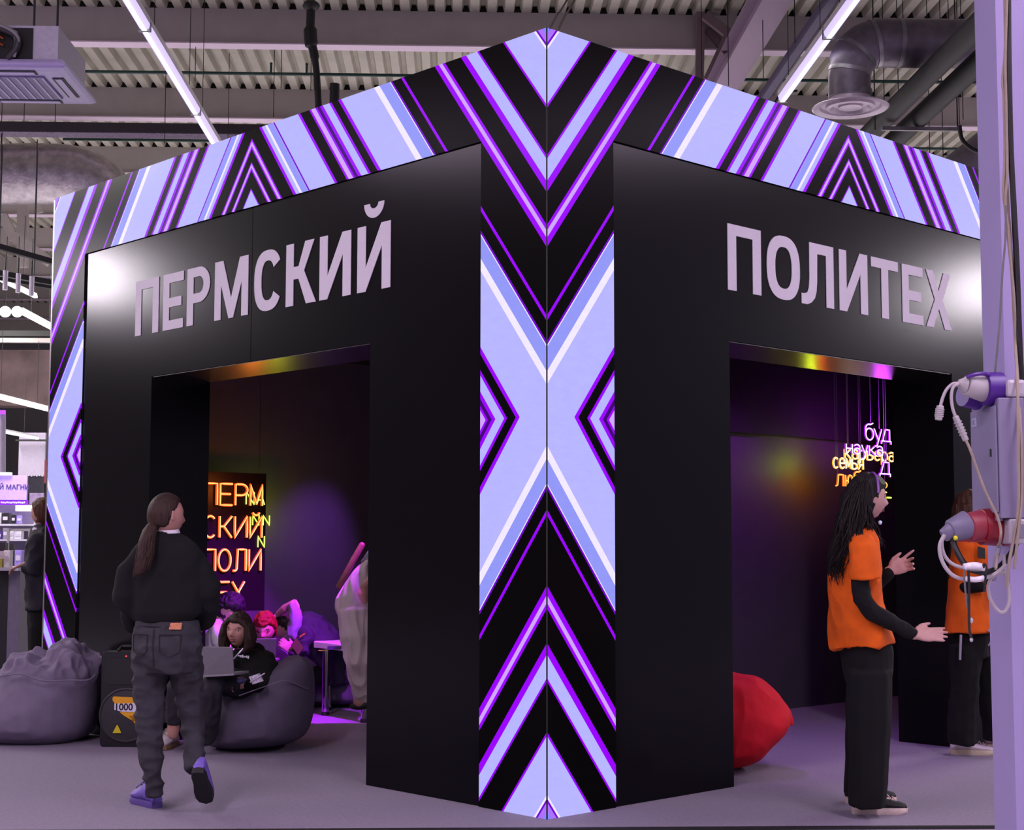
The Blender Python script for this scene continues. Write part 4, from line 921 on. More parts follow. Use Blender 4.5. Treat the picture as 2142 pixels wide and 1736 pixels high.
b = MB(); b.rings([(A_(514, 1358, .07), br * .075, bf * .07), (A_(520, 1368, .09), br * .13, bf * .085), (A_(525, 1384, .1), br * .20, bf * .12), (A_(529, 1408, .07), br * .19, bf * .14), (A_(530, 1438, .02), br * .19, bf * .15)], 24)
b.limb([A_(556, 1382, .1), A_(573, 1410, .04), A_(560, 1432, -.08), A_(524, 1432, -.19)], [.068, .062, .055, .042]); b.limb([A_(494, 1382, .05), A_(474, 1408, -.08), A_(482, 1428, -.23)], [.065, .055, .042])
b.ball(A_(522, 1358, .16), br * .12, bf * .06, ZU * .05, 14, 8)
hd = b.solid('hooded_top', M_hd, root, .008, 3, fold(.010, 12, 12, 9, 0, 31))
b = MB(); b.tube([A_(509, 1356, -.075), A_(500, 1366, -.085), A_(489, 1378, -.075)], .006, 6); b.build('zip', mat('zip_grey', (190, 180, 200), .3, .6), hd)
b = MB()
for k in range(6): b.obox(A_(499.5 + k * 4, 1371.5 + .5 * k + (.6 if k % 2 else 0), -.105 + .004 * k), RH * .0048, FH * .004, ZU * (.004 + .0025 * (k % 3)))
b.build('chest_logo', mat('logo_white', (205, 200, 210), .7), hd, smooth=False)
M_sj = fab('trousers_charcoal', (38, 35, 42), .9, .3)
b = MB(); b.rings([(A_(530, 1420, .03), br * .18, bf * .14), (A_(520, 1440, .0), br * .18, bf * .17)], 16)
b.tube([A_(518, 1436, -.02), A_(475, 1424, -.2), A_(449, 1424, -.31), A_(441, 1450, -.32), A_(437, 1500, -.3), A_(433, 1548, -.24)], [.10, .088, .078, .076, .070, .062]); b.tube([A_(505, 1432, .06), A_(420, 1410, -.12), A_(384, 1412, -.2), A_(371, 1440, -.22), A_(366, 1480, -.21), A_(363, 1512, -.2)], [.10, .085, .076, .07, .062, .056])
b.solid('trousers', M_sj, root, .008, 3, fold(.009, 14, 14, 10, 0, 13))
p_ = onz(366, 1560); shoe(root, p_, p_ - FH - RH * .15, ZU, .25, M_wsh, mat('sole_tan', (130, 104, 76), .7, var=.3, scale=30), MATS['lace_grey'], .12)
p_ = onz(434, 1551); shoe(root, p_, p_ - FH - RH * .1, ZU, .25, M_wsh, M_wso, None, .12)
b = MB(); skull(b, hc, hf, hu, .215, 1.13, .52, -1.0, -.9, .03)
hr = hf.cross(hu)
for s_ in (-1, 1):
    b.rings([(hc + (hu * .80 + hf * .42 + hr * s_ * .20) * .108, hr * .045, hf * .04), (hc + (hu * .35 + hf * .20 + hr * s_ * .76) * .108, hr * .028, hf * .05), (hc + (hu * -.3 + hf * .12 + hr * s_ * .88) * .108, hr * .032, hf * .065), (hc + (hu * -.9 + hf * .18 + hr * s_ * .84) * .108, hr * .03, hf * .06), (hc + (hu * -1.22 + hf * .25 + hr * s_ * .70) * .108, hr * .018, hf * .035)], 14)
b.rings([(hc + (-hf * .5) * .108, hr * .09, hf * .05), (hc + (-hf * .55 - hu * .7) * .108, hr * .09, hf * .05), (hc + (-hf * .45 - hu * 1.15) * .108, hr * .075, hf * .03)], 14)
b.solid('hair', M_hair_bob, root, .005, 2, fold(.005, 40, 40, 8, 0, 3))

# ------------------------------------------------------------------ people at the table inside, in violet light
D = 11.0
root = person('dark-haired person in a white shirt bending head down behind the seated woman', onz(470, 1505))
A_ = lambda u, v, dy=0.0: at(u, v, D + dy)
hf = (RH * .75 - ZU * .62 - FH * .2).normalized(); hu = (ZU * .75 + RH * .6).normalized(); hc = A_(478, 1274)
body = MB(); head(body, hc, hf, hu, .225); body.limb([A_(468, 1288), A_(455, 1302), A_(448, 1318)], [.055, .052, .065])
sx = FH; body.rings([(A_(446, 1305), RH * .07 + ZU * .03, sx * .12), (A_(444, 1325), RH * .10, sx * .17), (A_(448, 1400), RH * .11, sx * .15), (A_(450, 1450), RH * .12, sx * .16)])
body.limb([A_(455, 1325, -.16), A_(470, 1372, -.2), A_(510, 1375, -.1)], [.045, .036, .026]); body.limb([A_(450, 1325, .16), A_(470, 1375, .2), A_(512, 1378, .1)], [.045, .036, .026])
body.limb([A_(452, 1440, -.08), A_(520, 1430, -.1), A_(520, 1500, -.1)], [.08, .06, .045]); body.limb([A_(452, 1440, .1), A_(520, 1430, .1), A_(520, 1500, .1)], [.08, .06, .045])
body.solid('body', M_skin2, root, .008, 3)
b = MB(); b.rings([(A_(452, 1296), RH * .075 + ZU * .02, sx * .085), (A_(447, 1306), RH * .09 + ZU * .02, sx * .15), (A_(446, 1325), RH * .12, sx * .2), (A_(448, 1365), RH * .13, sx * .19), (A_(450, 1440), RH * .14, sx * .19)], 22)
b.limb([A_(456, 1322, -.17), A_(472, 1365, -.22), A_(500, 1374, -.14)], [.065, .058, .05]); b.limb([A_(450, 1322, .17), A_(472, 1368, .22), A_(500, 1378, .14)], [.065, .058, .05])
b.solid('shirt', fab('shirt_white', (205, 198, 210), .8), root, .009, 3, fold(.012, 10, 10, 10, 0, 41))
b = MB(); b.tube([A_(458, 1425, -.08), A_(520, 1425, -.1), A_(522, 1498, -.1)], [.10, .08, .06]); b.tube([A_(458, 1425, .1), A_(520, 1425, .1), A_(522, 1498, .1)], [.10, .08, .06]); b.solid('trousers', M_tr, root, .012, 3)
b = MB(); skull(b, hc, hf, hu, .225, 1.15, .25, -.75, .0, .04); b.solid('hair', M_hair_black, root, .007, 2, fold(.008, 30, 30, 30, 0, 2))

D = 11.55
root = person('person with bright red hair peering over the rim of an open laptop', onz(555, 1500))
A_ = lambda u, v, dy=0.0: at(u, v, D + dy)
hf = (-FH - RH * .05 - ZU * .45).normalized(); hu = (ZU - FH * .35).normalized(); hc = A_(554, 1314)
body = MB(); head(body, hc, hf, hu, .225); body.limb([A_(555, 1335, .08), A_(556, 1352, .12), A_(557, 1370, .14)], [.055, .05, .065])
body.rings([(A_(557, 1362, .14), RH * .12, FH * .07), (A_(557, 1382, .16), RH * .18, FH * .1), (A_(556, 1430, .2), RH * .16, FH * .11), (A_(556, 1465, .2), RH * .17, FH * .13)])
body.limb([A_(520, 1385, .15), A_(512, 1420, .0), A_(540, 1420, -.15)], [.045, .036, .026]); body.limb([A_(594, 1385, .15), A_(602, 1420, .0), A_(572, 1420, -.15)], [.045, .036, .026])
body.solid('body', M_skin, root, .007, 3)
face_parts(root, hc, hf, hu, .225, M_hair_red, False)
b = MB(); b.rings([(A_(556, 1352, .12), RH * .075, FH * .07), (A_(557, 1364, .14), RH * .15, FH * .1), (A_(557, 1385, .16), RH * .21, FH * .13), (A_(556, 1465, .2), RH * .2, FH * .16)], 20); b.limb([A_(518, 1385, .15), A_(510, 1420, .0), A_(536, 1422, -.12)], [.065, .055, .045]); b.limb([A_(596, 1385, .15), A_(604, 1420, .0), A_(575, 1422, -.12)], [.065, .055, .045])
b.solid('sweater', fab('sweater_dark', (20, 17, 22), .9), root, .01, 3)
b = MB(); b.tube([A_(535, 1462, .15), A_(530, 1450, -.2), A_(530, 1500, -.25)], [.09, .075, .055]); b.tube([A_(577, 1462, .15), A_(585, 1450, -.2), A_(585, 1500, -.25)], [.09, .075, .055]); b.solid('trousers', M_tr, root, .012, 3)
b = MB(); skull(b, hc, hf, hu, .225, 1.15, .42, -.8, -.35, .05); b.solid('hair', M_hair_red, root, .007, 2, fold(.010, 26, 26, 26, 0, 5))

D = 12.5
root = person('person bent over at the table with one bare arm folded over the head, dark jacket', onz(650, 1488))
A_ = lambda u, v, dy=0.0: at(u, v, D + dy)
hc = A_(594, 1308); hf = (-RH * .75 - ZU * .5 - FH * .2).normalized(); hu = (ZU * .7 - RH * .5).normalized()
tf = (-RH * .75 - ZU * .55).normalized()
body = MB(); head(body, hc, hf, hu, .22)
body.limb([A_(606, 1312), A_(616, 1318), A_(625, 1325)], [.05, .05, .06])
body.rings([(A_(618, 1312), ZU * .08 + RH * .06, FH * .13), (A_(640, 1325), ZU * .11 + RH * .05, FH * .17), (A_(672, 1350), ZU * .10 + RH * .08, FH * .15), (A_(690, 1385), RH * .12, FH * .16)])
body.limb([A_(614, 1322, -.17), A_(618, 1290, -.2), A_(612, 1260, -.2), A_(596, 1272, -.16), A_(582, 1284, -.10)], [.045, .040, .036, .032, .026]); hand(body, A_(580, 1286, -.09), (-RH * .8 - ZU * .5 + FH * .2), ZU - RH * .5, FH, .17, (.35, .4, .4, .4))
body.limb([A_(622, 1330, .15), A_(614, 1365, .1), A_(590, 1368, -.12)], [.045, .038, .028]); hand(body, A_(592, 1368, -.13), (-RH * .8 - ZU * .2), ZU, -FH, .18, (.3, .3, .35, .4))
body.limb([A_(630, 1330, -.18), A_(626, 1362, -.2), A_(612, 1362, -.24)], [.045, .038, .026]); hand(body, A_(612, 1362, -.24), (-RH * .5 + ZU * .45 - FH * .2), -FH, ZU, .18, (.5, .5, .5, .5))
body.solid('body', M_skin2, root, .006, 2)
M_vt = fab('top_violet_grey', (140, 126, 168), .85)
b = MB(); b.rings([(A_(612, 1306, -.02), ZU * .07 + RH * .04, FH * .12), (A_(610, 1335, -.02), RH * .09 + ZU * .03, FH * .15), (A_(600, 1375), RH * .10, FH * .14)], 18); b.limb([A_(614, 1325, -.17), A_(619, 1292, -.2), A_(615, 1268, -.2)], [.058, .052, .046])
b.solid('top', M_vt, root, .008, 3, fold(.008, 14, 14, 8, 0, 55))
b = MB(); b.tube([A_(617, 1256, -.21), A_(623, 1266, -.205), A_(624, 1284, -.2), A_(621, 1298, -.19)], .014, 8); b.build('sleeve_edge', mat('cuff_cream', (190, 176, 150), .8), root)
M_jk = fab('jacket_slate', (46, 44, 58), .85)
b = MB(); b.rings([(A_(622, 1296, .04), ZU * .05 + RH * .02, FH * .10), (A_(632, 1312, .03), ZU * .13 + RH * .06, FH * .19), (A_(655, 1328, .02), ZU * .15 + RH * .08, FH * .21), (A_(684, 1352, .02), ZU * .12 + RH * .10, FH * .2), (A_(700, 1390, .02), RH * .14, FH * .2), (A_(696, 1430, .02), RH * .13, FH * .18)], 22)
b.limb([A_(640, 1325, -.18), A_(632, 1362, -.22), A_(616, 1364, -.24)], [.07, .06, .05])
b.solid('jacket', M_jk, root, .009, 3, fold(.014, 10, 10, 10, 0, 61))
b = MB(); b.tube([A_(690, 1410, -.08), A_(625, 1420, -.1), A_(628, 1490, -.1)], [.10, .08, .06]); b.tube([A_(690, 1410, .1), A_(625, 1420, .1), A_(628, 1490, .1)], [.10, .08, .06]); b.solid('trousers', M_tr, root, .012, 3)
b = MB(); skull(b, hc, hf, hu, .22, 1.14, .2, -.9, -.3, .02); b.solid('hair', M_hair_bob, root, .007, 2, fold(.008, 26, 26, 26, 0, 8))

D = 10.9
root = person('person in loose beige trousers bending forward, mostly hidden behind the corner of the left doorway', onz(790, 1510))
A_ = lambda u, v, dy=0.0: at(u, v, D + dy)
M_bg = fab('trousers_beige', (176, 162, 158), .9, .4, 260, .1, 8)
body = MB(); hc = A_(905, 1150); head(body, hc, RH * .8 - ZU * .6, ZU * .8 + RH * .6, .22)
body.limb([A_(890, 1160), A_(872, 1165), A_(858, 1170)], [.05, .05, .06])
body.rings([(A_(862, 1168), ZU * .10, FH * .15), (A_(830, 1180), ZU * .12, FH * .17), (A_(790, 1200), ZU * .12 + RH * .03, FH * .15), (A_(755, 1225), ZU * .12 + RH * .06, FH * .16)])
body.limb([A_(745, 1240, -.1), A_(752, 1350, -.12), A_(752, 1468, -.06)], [.09, .06, .045]); body.limb([A_(760, 1240, .1), A_(800, 1360, .1), A_(790, 1495, .1)], [.09, .06, .045])
body.limb([A_(860, 1180, -.16), A_(870, 1270, -.1), A_(900, 1330, 0)], [.045, .036, .026]); body.limb([A_(860, 1180, .16), A_(875, 1270, .1), A_(905, 1330, 0)], [.045, .036, .026])
body.solid('body', M_skin, root, .008, 3)
b = MB(); b.rings([(A_(772, 1170), RH * .10 + ZU * .08, FH * .14), (A_(752, 1200), RH * .11 + ZU * .09, FH * .18), (A_(742, 1236), RH * .13 + ZU * .06, FH * .2), (A_(742, 1270), RH * .135, FH * .2), (A_(748, 1310), RH * .12, FH * .18)], 22)
b.tube([A_(743, 1275, -.1), A_(746, 1330, -.13), A_(750, 1380, -.12), A_(753, 1430, -.08), A_(757, 1466, -.05)], [.125, .118, .098, .072, .05]); b.tube([A_(762, 1275, .1), A_(790, 1350, .1), A_(795, 1430, .1), A_(792, 1488, .1)], [.12, .11, .095, .075])
b.solid('trousers', M_bg, root, .009, 3, fold(.016, 13, 13, 4, 0, 71))
b = MB(); p0, p1 = A_(706, 1226, -.02), A_(757, 1140, -.02); b.limb([p0 + RH * .01, p1], [.022, .022], 10); b.build('belt', mat('belt_tan', (96, 64, 46), .5), root)
b = MB(); b.rings([(A_(762, 1168), RH * .05 + ZU * .06, FH * .16), (A_(772, 1155), RH * .05 + ZU * .07, FH * .18), (A_(800, 1150), ZU * .15, FH * .2), (A_(850, 1148), ZU * .14, FH * .2), (A_(872, 1155), ZU * .08, FH * .12)], 20)
tp = mat('top_patterned', (120, 116, 124), .8, var=.98, scale=7); b.solid('top', tp, root, .01, 3)
b = MB(); skull(b, hc, RH * .8 - ZU * .6, ZU * .8 + RH * .6, .22, 1.12, .4, -.8, -.3); b.solid('hair', M_hair_bob, root, .009, 2)
p_ = A_(757, 1474, -.05); b = MB(); b.ball(p_, RH * .09 + ZU * .01, FH * .045, ZU * .035, 14, 8); b.build('shoe', M_sole_d, root)
p_ = onz(792, 1505); shoe(root, p_, p_ + RH, ZU, .25, M_sole_d, M_sole_d, None, .09)

# ------------------------------------------------------------------ shopper at the counter, far left
D = 12.4
root = person('shopper in a dark hooded jacket reaching for the counter, left of the far screen column', onz(85, 1488))
A_ = lambda u, v, dy=0.0: at(u, v, D + dy)
hc = A_(88, 1072); hf = (-RH * .9 + FH * .4 - ZU * .3).normalized()
body = MB(); head(body, hc, hf, ZU, .215); body.limb([A_(92, 1090), A_(94, 1105), A_(95, 1120)], [.05, .05, .06])
body.rings([(A_(94, 1112), RH * .08, FH * .12), (A_(93, 1140), RH * .12, FH * .17), (A_(92, 1230), RH * .12, FH * .15), (A_(92, 1300), RH * .12, FH * .15)])
body.limb([A_(84, 1300, -.08), A_(82, 1400, -.08), A_(80, 1515, -.08)], [.08, .06, .045]); body.limb([A_(100, 1300, .08), A_(98, 1400, .08), A_(100, 1515, .08)], [.08, .06, .045])
body.limb([A_(80, 1135, -.16), A_(72, 1195, -.16), A_(52, 1182, -.14)], [.045, .038, .028]); hand(body, A_(50, 1181, -.14), (-RH - ZU * .3), ZU, -FH, .17, (.4, .4, .4, .4))
body.solid('body', M_skin, root, .007, 3)
b = MB(); b.rings([(A_(93, 1098), RH * .07, FH * .08), (A_(93, 1112), RH * .11, FH * .15), (A_(92, 1140), RH * .135, FH * .2), (A_(92, 1200), RH * .14, FH * .19), (A_(92, 1275), RH * .145, FH * .19)], 22); b.limb([A_(80, 1130, -.17), A_(71, 1198, -.18), A_(58, 1188, -.15)], [.07, .062, .05])
b.solid('jacket', fab('jacket_ink', (30, 27, 36), .8), root, .009, 3, fold(.014, 10, 10, 8, 0, 81))
b = MB(); b.ball(A_(86, 1108, -.02), RH * .07, FH * .09, ZU * .035, 14, 8); b.build('scarf', mat('scarf_pale', (190, 180, 196), .9, var=.3, scale=40), root)
b = MB(); b.rings([(A_(92, 1265), RH * .13, FH * .17), (A_(92, 1310), RH * .13, FH * .17)], 18); b.limb([A_(84, 1310, -.08), A_(82, 1400, -.08), A_(80, 1508, -.08)], [.10, .085, .07]); b.limb([A_(100, 1310, .08), A_(98, 1400, .08), A_(100, 1508, .08)], [.10, .085, .07])
b.solid('trousers', M_tr, root, .012, 3)
for u in (80, 100): p_ = onz(u, 1488); shoe(root, p_, p_ - RH, ZU, .25, M_sole_d, M_sole_d, None, .09)
b = MB(); skull(b, hc, hf, ZU, .215, 1.13, .45, -.9, -.3, .03); b.solid('hair', hairmat('hair_auburn', (70, 38, 24)), root, .008, 2, fold(.006, 30, 30, 10, 0, 4))

# ================================================================== FURNITURE AND PROPS
def bag(label, outline, d, depth, m, fn, voxel=.010, group='bean bags', lean=0.0, seg=9):
    """soft bag: its outline swollen to its real thickness"""
    P = catmull([at(u, v, d) for u, v in outline] + [at(*outline[0], d)], 5)[:-1]
    c = sum(P, V((0, 0, 0))) / len(P)
    zmin = min(p.z for p in P)
    root = thing('bean_bag', label, 'bean bag', V((c.x, c.y, 0)), group)
    R = []
    for k in range(-seg, seg + 1):
        t = k / seg * .985; s_ = (1 - abs(t) ** 2.3) ** .5
        R.append([c + (p - c) * s_ + FH * depth * t - ZU * ((c.z - zmin) * (1 - s_) * .55) for p in P])
    b = MB(); b.loft(R)
    b.solid('cover', m, root, voxel, 6, fn)
    return root, c
M_bean = fab('bean_fabric_grey', (116, 106, 126), .9, .35, 420, .1, 9)
def crumple(z0, amp, seed, base=.004):
    def f(p, n):
        o = V((seed, seed * 2, 0)); k = max(0, min(1, (p.z - z0) / .12))
        a = noise.noise(V((p.x * 5, p.y * 5, p.z * 11)) + o); r_ = 1 - abs(noise.noise(V((p.x * 7, p.y * 7, p.z * 4)) + o * 2)) * 2.4
        r2 = 1 - abs(noise.noise(V((p.x * 13, p.y * 13, p.z * 9)) + o * 3)) * 2.4
        return base * noise.noise(p * 6 + o) + k * amp * (r_ - .4 + a * .6 + .35 * (r2 - .4))
    return f
root, c = bag('grey bean bag with a slumped creased top, at the left edge beside the loudspeaker',
    [(-75, 1440), (-60, 1425), (0, 1412), (30, 1378), (75, 1358), (120, 1350), (165, 1350), (195, 1368), (207, 1392), (206, 1440), (203, 1490), (190, 1530), (150, 1552), (80, 1557), (0, 1552), (-60, 1535), (-80, 1490)], 10.55, .42, M_bean, crumple(.40, .05, 3.0))
# the seam where the loose top folds over
b = MB(); P = px([(-20, 1419, 10.16), (40, 1410, 10.14), (90, 1424, 10.13), (140, 1423, 10.14), (185, 1422, 10.2), (200, 1410, 10.32)], 10.1); b.tube(P, .006, 6); b.build('seam', M_bean, root)
root, c = bag('dark grey bean bag under the seated woman with the laptop',
    [(440, 1555), (432, 1500), (450, 1462), (480, 1443), (520, 1430), (560, 1408), (585, 1385), (610, 1372), (640, 1376), (654, 1400), (656, 1450), (652, 1500), (635, 1538), (600, 1553), (540, 1561), (480, 1563)], 10.15, .42, fab('bean_fabric_dark', (86, 78, 96), .9, .35, 420, .1, 9), crumple(.52, .018, 9.0))
b = MB(); P = px([(655, 1432, 10.2), (640, 1440, 9.95), (600, 1424, 9.80), (560, 1434, 9.74), (500, 1455, 9.74)], 10); b.tube(P, .004, 5); b.build('seam', M_bean, root)
root, c = bag('bright red bean bag leaning in the right doorway behind the black door post',
    [(1398, 1540), (1400, 1480), (1430, 1430), (1480, 1410), (1541, 1407), (1580, 1414), (1612, 1436), (1636, 1462), (1652, 1490), (1640, 1528), (1610, 1560), (1585, 1585), (1545, 1601), (1500, 1606), (1440, 1598)], 9.22, .34, fab('bean_fabric_red', (196, 10, 34), .8, .2, 300, .1, 8), crumple(.0, .008, 5.0))
b = MB(); a_ = lambda u, v, dd=0: at(u, v, 9.22 + dd)
b.loft([[a_(1605, 1445, .06), a_(1630, 1470, .1), a_(1650, 1500, .06), a_(1640, 1525, .0), a_(1620, 1500, -.08), a_(1600, 1468, -.08)], [a_(1618, 1446, .04), a_(1645, 1472, .06), a_(1658, 1500, .04), a_(1660, 1516, .01), a_(1644, 1510, -.03), a_(1620, 1472, -.04)], [a_(1630, 1460, .02), a_(1650, 1480, .03), a_(1660, 1505, .02), a_(1662, 1517, .01), a_(1650, 1508, -.01), a_(1632, 1475, -.02)]])
b.solid('gathered_flap', MATS['bean_fabric_red'], root, .008, 4, fold(.006, 16, 16, 16, 0, 2))
root, c = bag('dark bean bag in violet shade under the white table',
    [(640, 1470), (645, 1420), (670, 1395), (710, 1392), (745, 1402), (765, 1440), (760, 1466), (700, 1472)], 12.75, .26, MATS['bean_fabric_dark'], crumple(.3, .012, 6.0))

# loudspeaker with the yellow sticker
d_ = 10.62; q = onz(262, 1563); fx = (FH * 1 + RH * .0); c = q + FH * .16
t = thing('loudspeaker', 'black portable loudspeaker with a yellow 1000 sticker beside the grey bean bag', 'loudspeaker', q)
hw = .175; y0 = q - FH * .0
b = MB(); b.rbox(q + FH * .075 + ZU * .315, RH * hw, ZU * .315, FH * .065, .12); b.build('cabinet', M_blackgl, t, bevel=.004)
b = MB(); cz = q + FH * .012 + ZU * .21
b.loft([[cz + (RH * cos(2 * pi * k / 40) + ZU * sin(2 * pi * k / 40)) * r_ - FH * y for k in range(40)] for r_, y in ((.182, -.01), (.182, .012), (.172, .018), (.165, .012), (.1, .02), (.02, .024))])
wf = b.build('woofer_grille', mat('grille_dark', (46, 44, 48), .6, .2, var=.35, scale=160), t)
b = MB(); cz2 = q + FH * .012 + ZU * .50
b.rbox(cz2, RH * .15, ZU * .085, FH * .012, .3); b.build('horn', M_black, t)
b = MB(); b.loft([[cz + (RH * cos(a) + ZU * sin(a)) * r_ - FH * .0 for a in [radians(40 + 100 * k / 16) for k in range(17)]] for r_ in (.192, .205)], closed=False)
b.build('grille_rim', mat('rim_grey', (84, 78, 90), .3, .5), t)
def stick(poly, name, m, off=.027):
    b = MB(); b.ext(poly, cz - FH * off, RH, ZU, -FH * .001); return b.build(name, m, wf, smooth=False)
M_yel = mat('sticker_yellow', (224, 158, 10), .5, var=.03); M_yel2 = mat('warning_yellow', (206, 190, 10), .5, var=.03)
stick([(-.088, .118), (-.08, .126), (.12, .118), (.12, .082), (-.072, .078), (-.088, .10)], 'sticker', M_yel)
stick([(-.075, .079), (.13, .082), (.13, .022), (-.028, .026), (-.075, .038)], 'sticker_panel', mat('sticker_white', (215, 205, 225), .5, var=.02), .0275)
stick([(-.040, .024), (.13, .02), (.13, -.04), (.06, -.04), (-.01, .0)], 'sticker_wedge', M_yel); stick([(.02, .0), (.10, 0), (.10, -.075), (.08, -.07)], 'sticker_wedge', M_yel)
stick([(-.083, -.115), (-.024, -.115), (-.05, -.062), (-.056, -.062)], 'warning_triangle', M_yel2)
b = MB(); vs, fs = lettering('1000', cz - FH * .0290 - RH * .075 + ZU * .036, RH, ZU, V((0, 0, 0)), .062, 1.0, .0016); b.add(vs, fs); b.build('sticker_number', M_black, wf, smooth=False)
b = MB(); b.ball(q + RH * -.01 + ZU * .60 - FH * .002 + FH * .012, RH * .006, FH * .004, ZU * .006, 8, 6); b.build('power_light', glow('led_red', (1, .05, .05), 1.2), t)
b = MB(); b.tube([q + ZU * .63 - RH * .08 + FH * .07, q + ZU * .66 - RH * .06 + FH * .10, q + ZU * .66 + RH * .06 + FH * .10, q + ZU * .63 + RH * .08 + FH * .10], .012, 8); b.build('handle', M_black, t)

# laptops
M_alu = mat('laptop_grey', (150, 146, 152), .4, .5, var=.04); M_key = mat('laptop_keys', (40, 38, 42), .6)
def laptop(label, tl, tr, bl, br_, d0, depth=.21, m=M_alu):
    """lid corners in the photo (d = lid top further from the sitter), base towards the sitter"""
    A, B, C_, D_ = at(*tl), at(*tr), at(*br_), at(*bl)
    t = thing('laptop', label, 'laptop', (C_ + D_) / 2)
    n = (B - A).cross(D_ - A).normalized()
    b = MB(); b.loft([[A, B, C_, D_], [A + n * .007, B + n * .007, C_ + n * .007, D_ + n * .007]]); b.build('lid', m, t, smooth=False, bevel=.002)
    x = (C_ - D_); back = d0
    b = MB(); b.loft([[D_, C_, C_ + back, D_ + back], [p - ZU * .014 for p in (D_, C_, C_ + back, D_ + back)]]); b.build('base', m, t, smooth=False)
    return t
laptop('grey laptop open on the seated woman’s knees'.replace('’', "'"), (420, 1353, 9.55), (486, 1354, 9.45), (420, 1412, 9.62), (489, 1408, 9.52), FH * .20 + RH * .06)
laptop('grey laptop open in front of the red-haired person', (527, 1337, 11.0), (578, 1336, 11.0), (524, 1380, 11.07), (576, 1380, 11.07), FH * .2)
# things in the seated woman's lap
c = at(536, 1420, 9.68)
t = tag((lambda b: (b.obox(c, (RH * .030 + ZU * .010), (FH * .01 + RH * .004), (ZU * .024 - RH * .012)), b.build('sticker_sheet', mat('card_pattern', (200, 190, 215), .5, var=.6, scale=70), smooth=False))[1])(MB()), 'small white patterned card in the seated woman\'s lap', 'card')
b = MB(); b.tube([at(523, 1427, 9.66), at(554, 1408, 9.66)], .004, 6); tag(b.build('stylus', mat('stylus_white', (200, 190, 210), .4)), 'thin white stylus lying across the patterned card', 'stylus')
b = MB(); b.ball(at(505, 1424, 9.6), RH * .03, FH * .03, ZU * .018, 12, 8); tag(b.build('blue_pouch', mat('navy_cloth', (40, 42, 84), .8)), 'small navy pouch on the seated woman\'s lap', 'pouch')

# table with chrome legs
d_ = 11.45
tz = at(685, 1362, d_).z
t = thing('side_table', 'white table with round chrome legs glowing violet inside the left doorway', 'table', onz(710, 1500))
def flr(u, v): return onz(u, v)
l1, l2 = flr(680, 1496), flr(740, 1507)
e = (l2 - l1); back = FH * .36 - RH * .02
o = V((0, 0, tz))
def top_(p): return V((p.x, p.y, tz))
b = MB(); x_ = e.normalized(); y_ = back.normalized(); cc = top_(l1) + e * .5 + back * .5
cc = top_(l1 + e * .62 + back * .5) 
b.obox(cc, x_ * (e.length * .5 + .24), y_ * (.25), ZU * .024); b.build('table_top', mat('table_white', (222, 214, 226), .35, var=.02), t, smooth=False, bevel=.004)
for p in (l1, l2 + e * .35, l1 + back, l2 + e * .35 + back):
    b = MB(); b.tube([V((p.x, p.y, .02)), V((p.x, p.y, tz - .024))], .027, 16); lg = b.build('leg', M_chrome, t)
    b = MB(); b.tube([V((p.x, p.y, .0)), V((p.x, p.y, .03))], .030, 16); b.build('foot', M_black, lg)
b = MB(); b.obox(at(700, 1352, 11.3) * 1.0 + ZU * 0, RH * .06, FH * .04, ZU * .012); q = at(700, 1352, 11.3)
b = MB(); b.obox(V((q.x, q.y, tz + .024 + .012)), RH * .05, FH * .035, ZU * .012); tag(b.build('small_box', mat('box_dark_violet', (60, 40, 84), .4), smooth=False), 'small dark flat box lying on the violet lit table', 'box')
q = at(676, 1358, 11.15)
b = MB(); b.obox(V((q.x, q.y, tz + .024 + .002)), RH * .03 + FH * .01, FH * .03 - RH * .01, ZU * .002); tag(b.build('paper_note', mat('note_yellow', (196, 176, 70), .7), smooth=False), 'yellow paper note at the near corner of the violet lit table', 'note')
c = at(625, 1345, 10.8); b = MB(); b.tube([at(627, 1332, 12.22), at(638, 1325, 12.22)], .005, 6); tag(b.build('pencil', mat('pencil_yellow', (200, 150, 20), .5)), 'yellow pencil held by the bent-over person at the table', 'pencil')
b = MB(); a = at(622, 1352, 12.21); b.obox(a, RH * .022 + ZU * .03, FH * .006, ZU * .04 - RH * .03); tag(b.build('phone', mat('phone_bronze', (96, 84, 60), .3, .3), smooth=False), 'dark bronze phone in the hand of the bent-over person', 'phone')

# ================================================================== COLUMN AND POWER BOX (right edge)
def colpt(lat, dep, z):      # lateral and depth in the camera's horizontal frame
    p = CAM + RH * lat + FH * dep; return V((p.x, p.y, z))
M_colm = mat('column_violet_lit', (142, 130, 172), .6, var=.03, scale=3)  # white paint tinted with the screens' violet light
b = MB(); b.loft([[colpt(1.724, 5.30, z), colpt(2.16, 5.30, z), colpt(2.16, 5.54, z), colpt(1.724, 5.54, z)] for z in (0, 7.65)])
struct(b.build('column_1', M_colm, smooth=False))
M_pb = mat('power_box_grey', (116, 108, 136), .5, var=.03)
x0, x1, y0, y1 = 1.630, 1.722, 5.10, 5.40
zt, zb = at(2092, 830, 5.1).z, at(2092, 1084, 5.1).z
t = thing('power_distribution_box', 'grey wall power box with a lockable door on the side of the column', 'electrical box', colpt(1.676, 5.25, zb))
b = MB(); b.loft([[colpt(x0 + .004, y0, z), colpt(x1, y0, z), colpt(x1, y1, z), colpt(x0 + .004, y1, z)] for z in (zb, zt)]); b.build('box_body', M_pb, t, smooth=False, bevel=.004)
b = MB(); b.loft([[colpt(x0 - .004, y0 + .012, z), colpt(x0 + .003, y0 + .012, z), colpt(x0 + .003, y1 - .012, z), colpt(x0 - .004, y1 - .012, z)] for z in (zb + .02, zt - .025)]); dr = b.build('door', M_pb, t, smooth=False, bevel=.002)
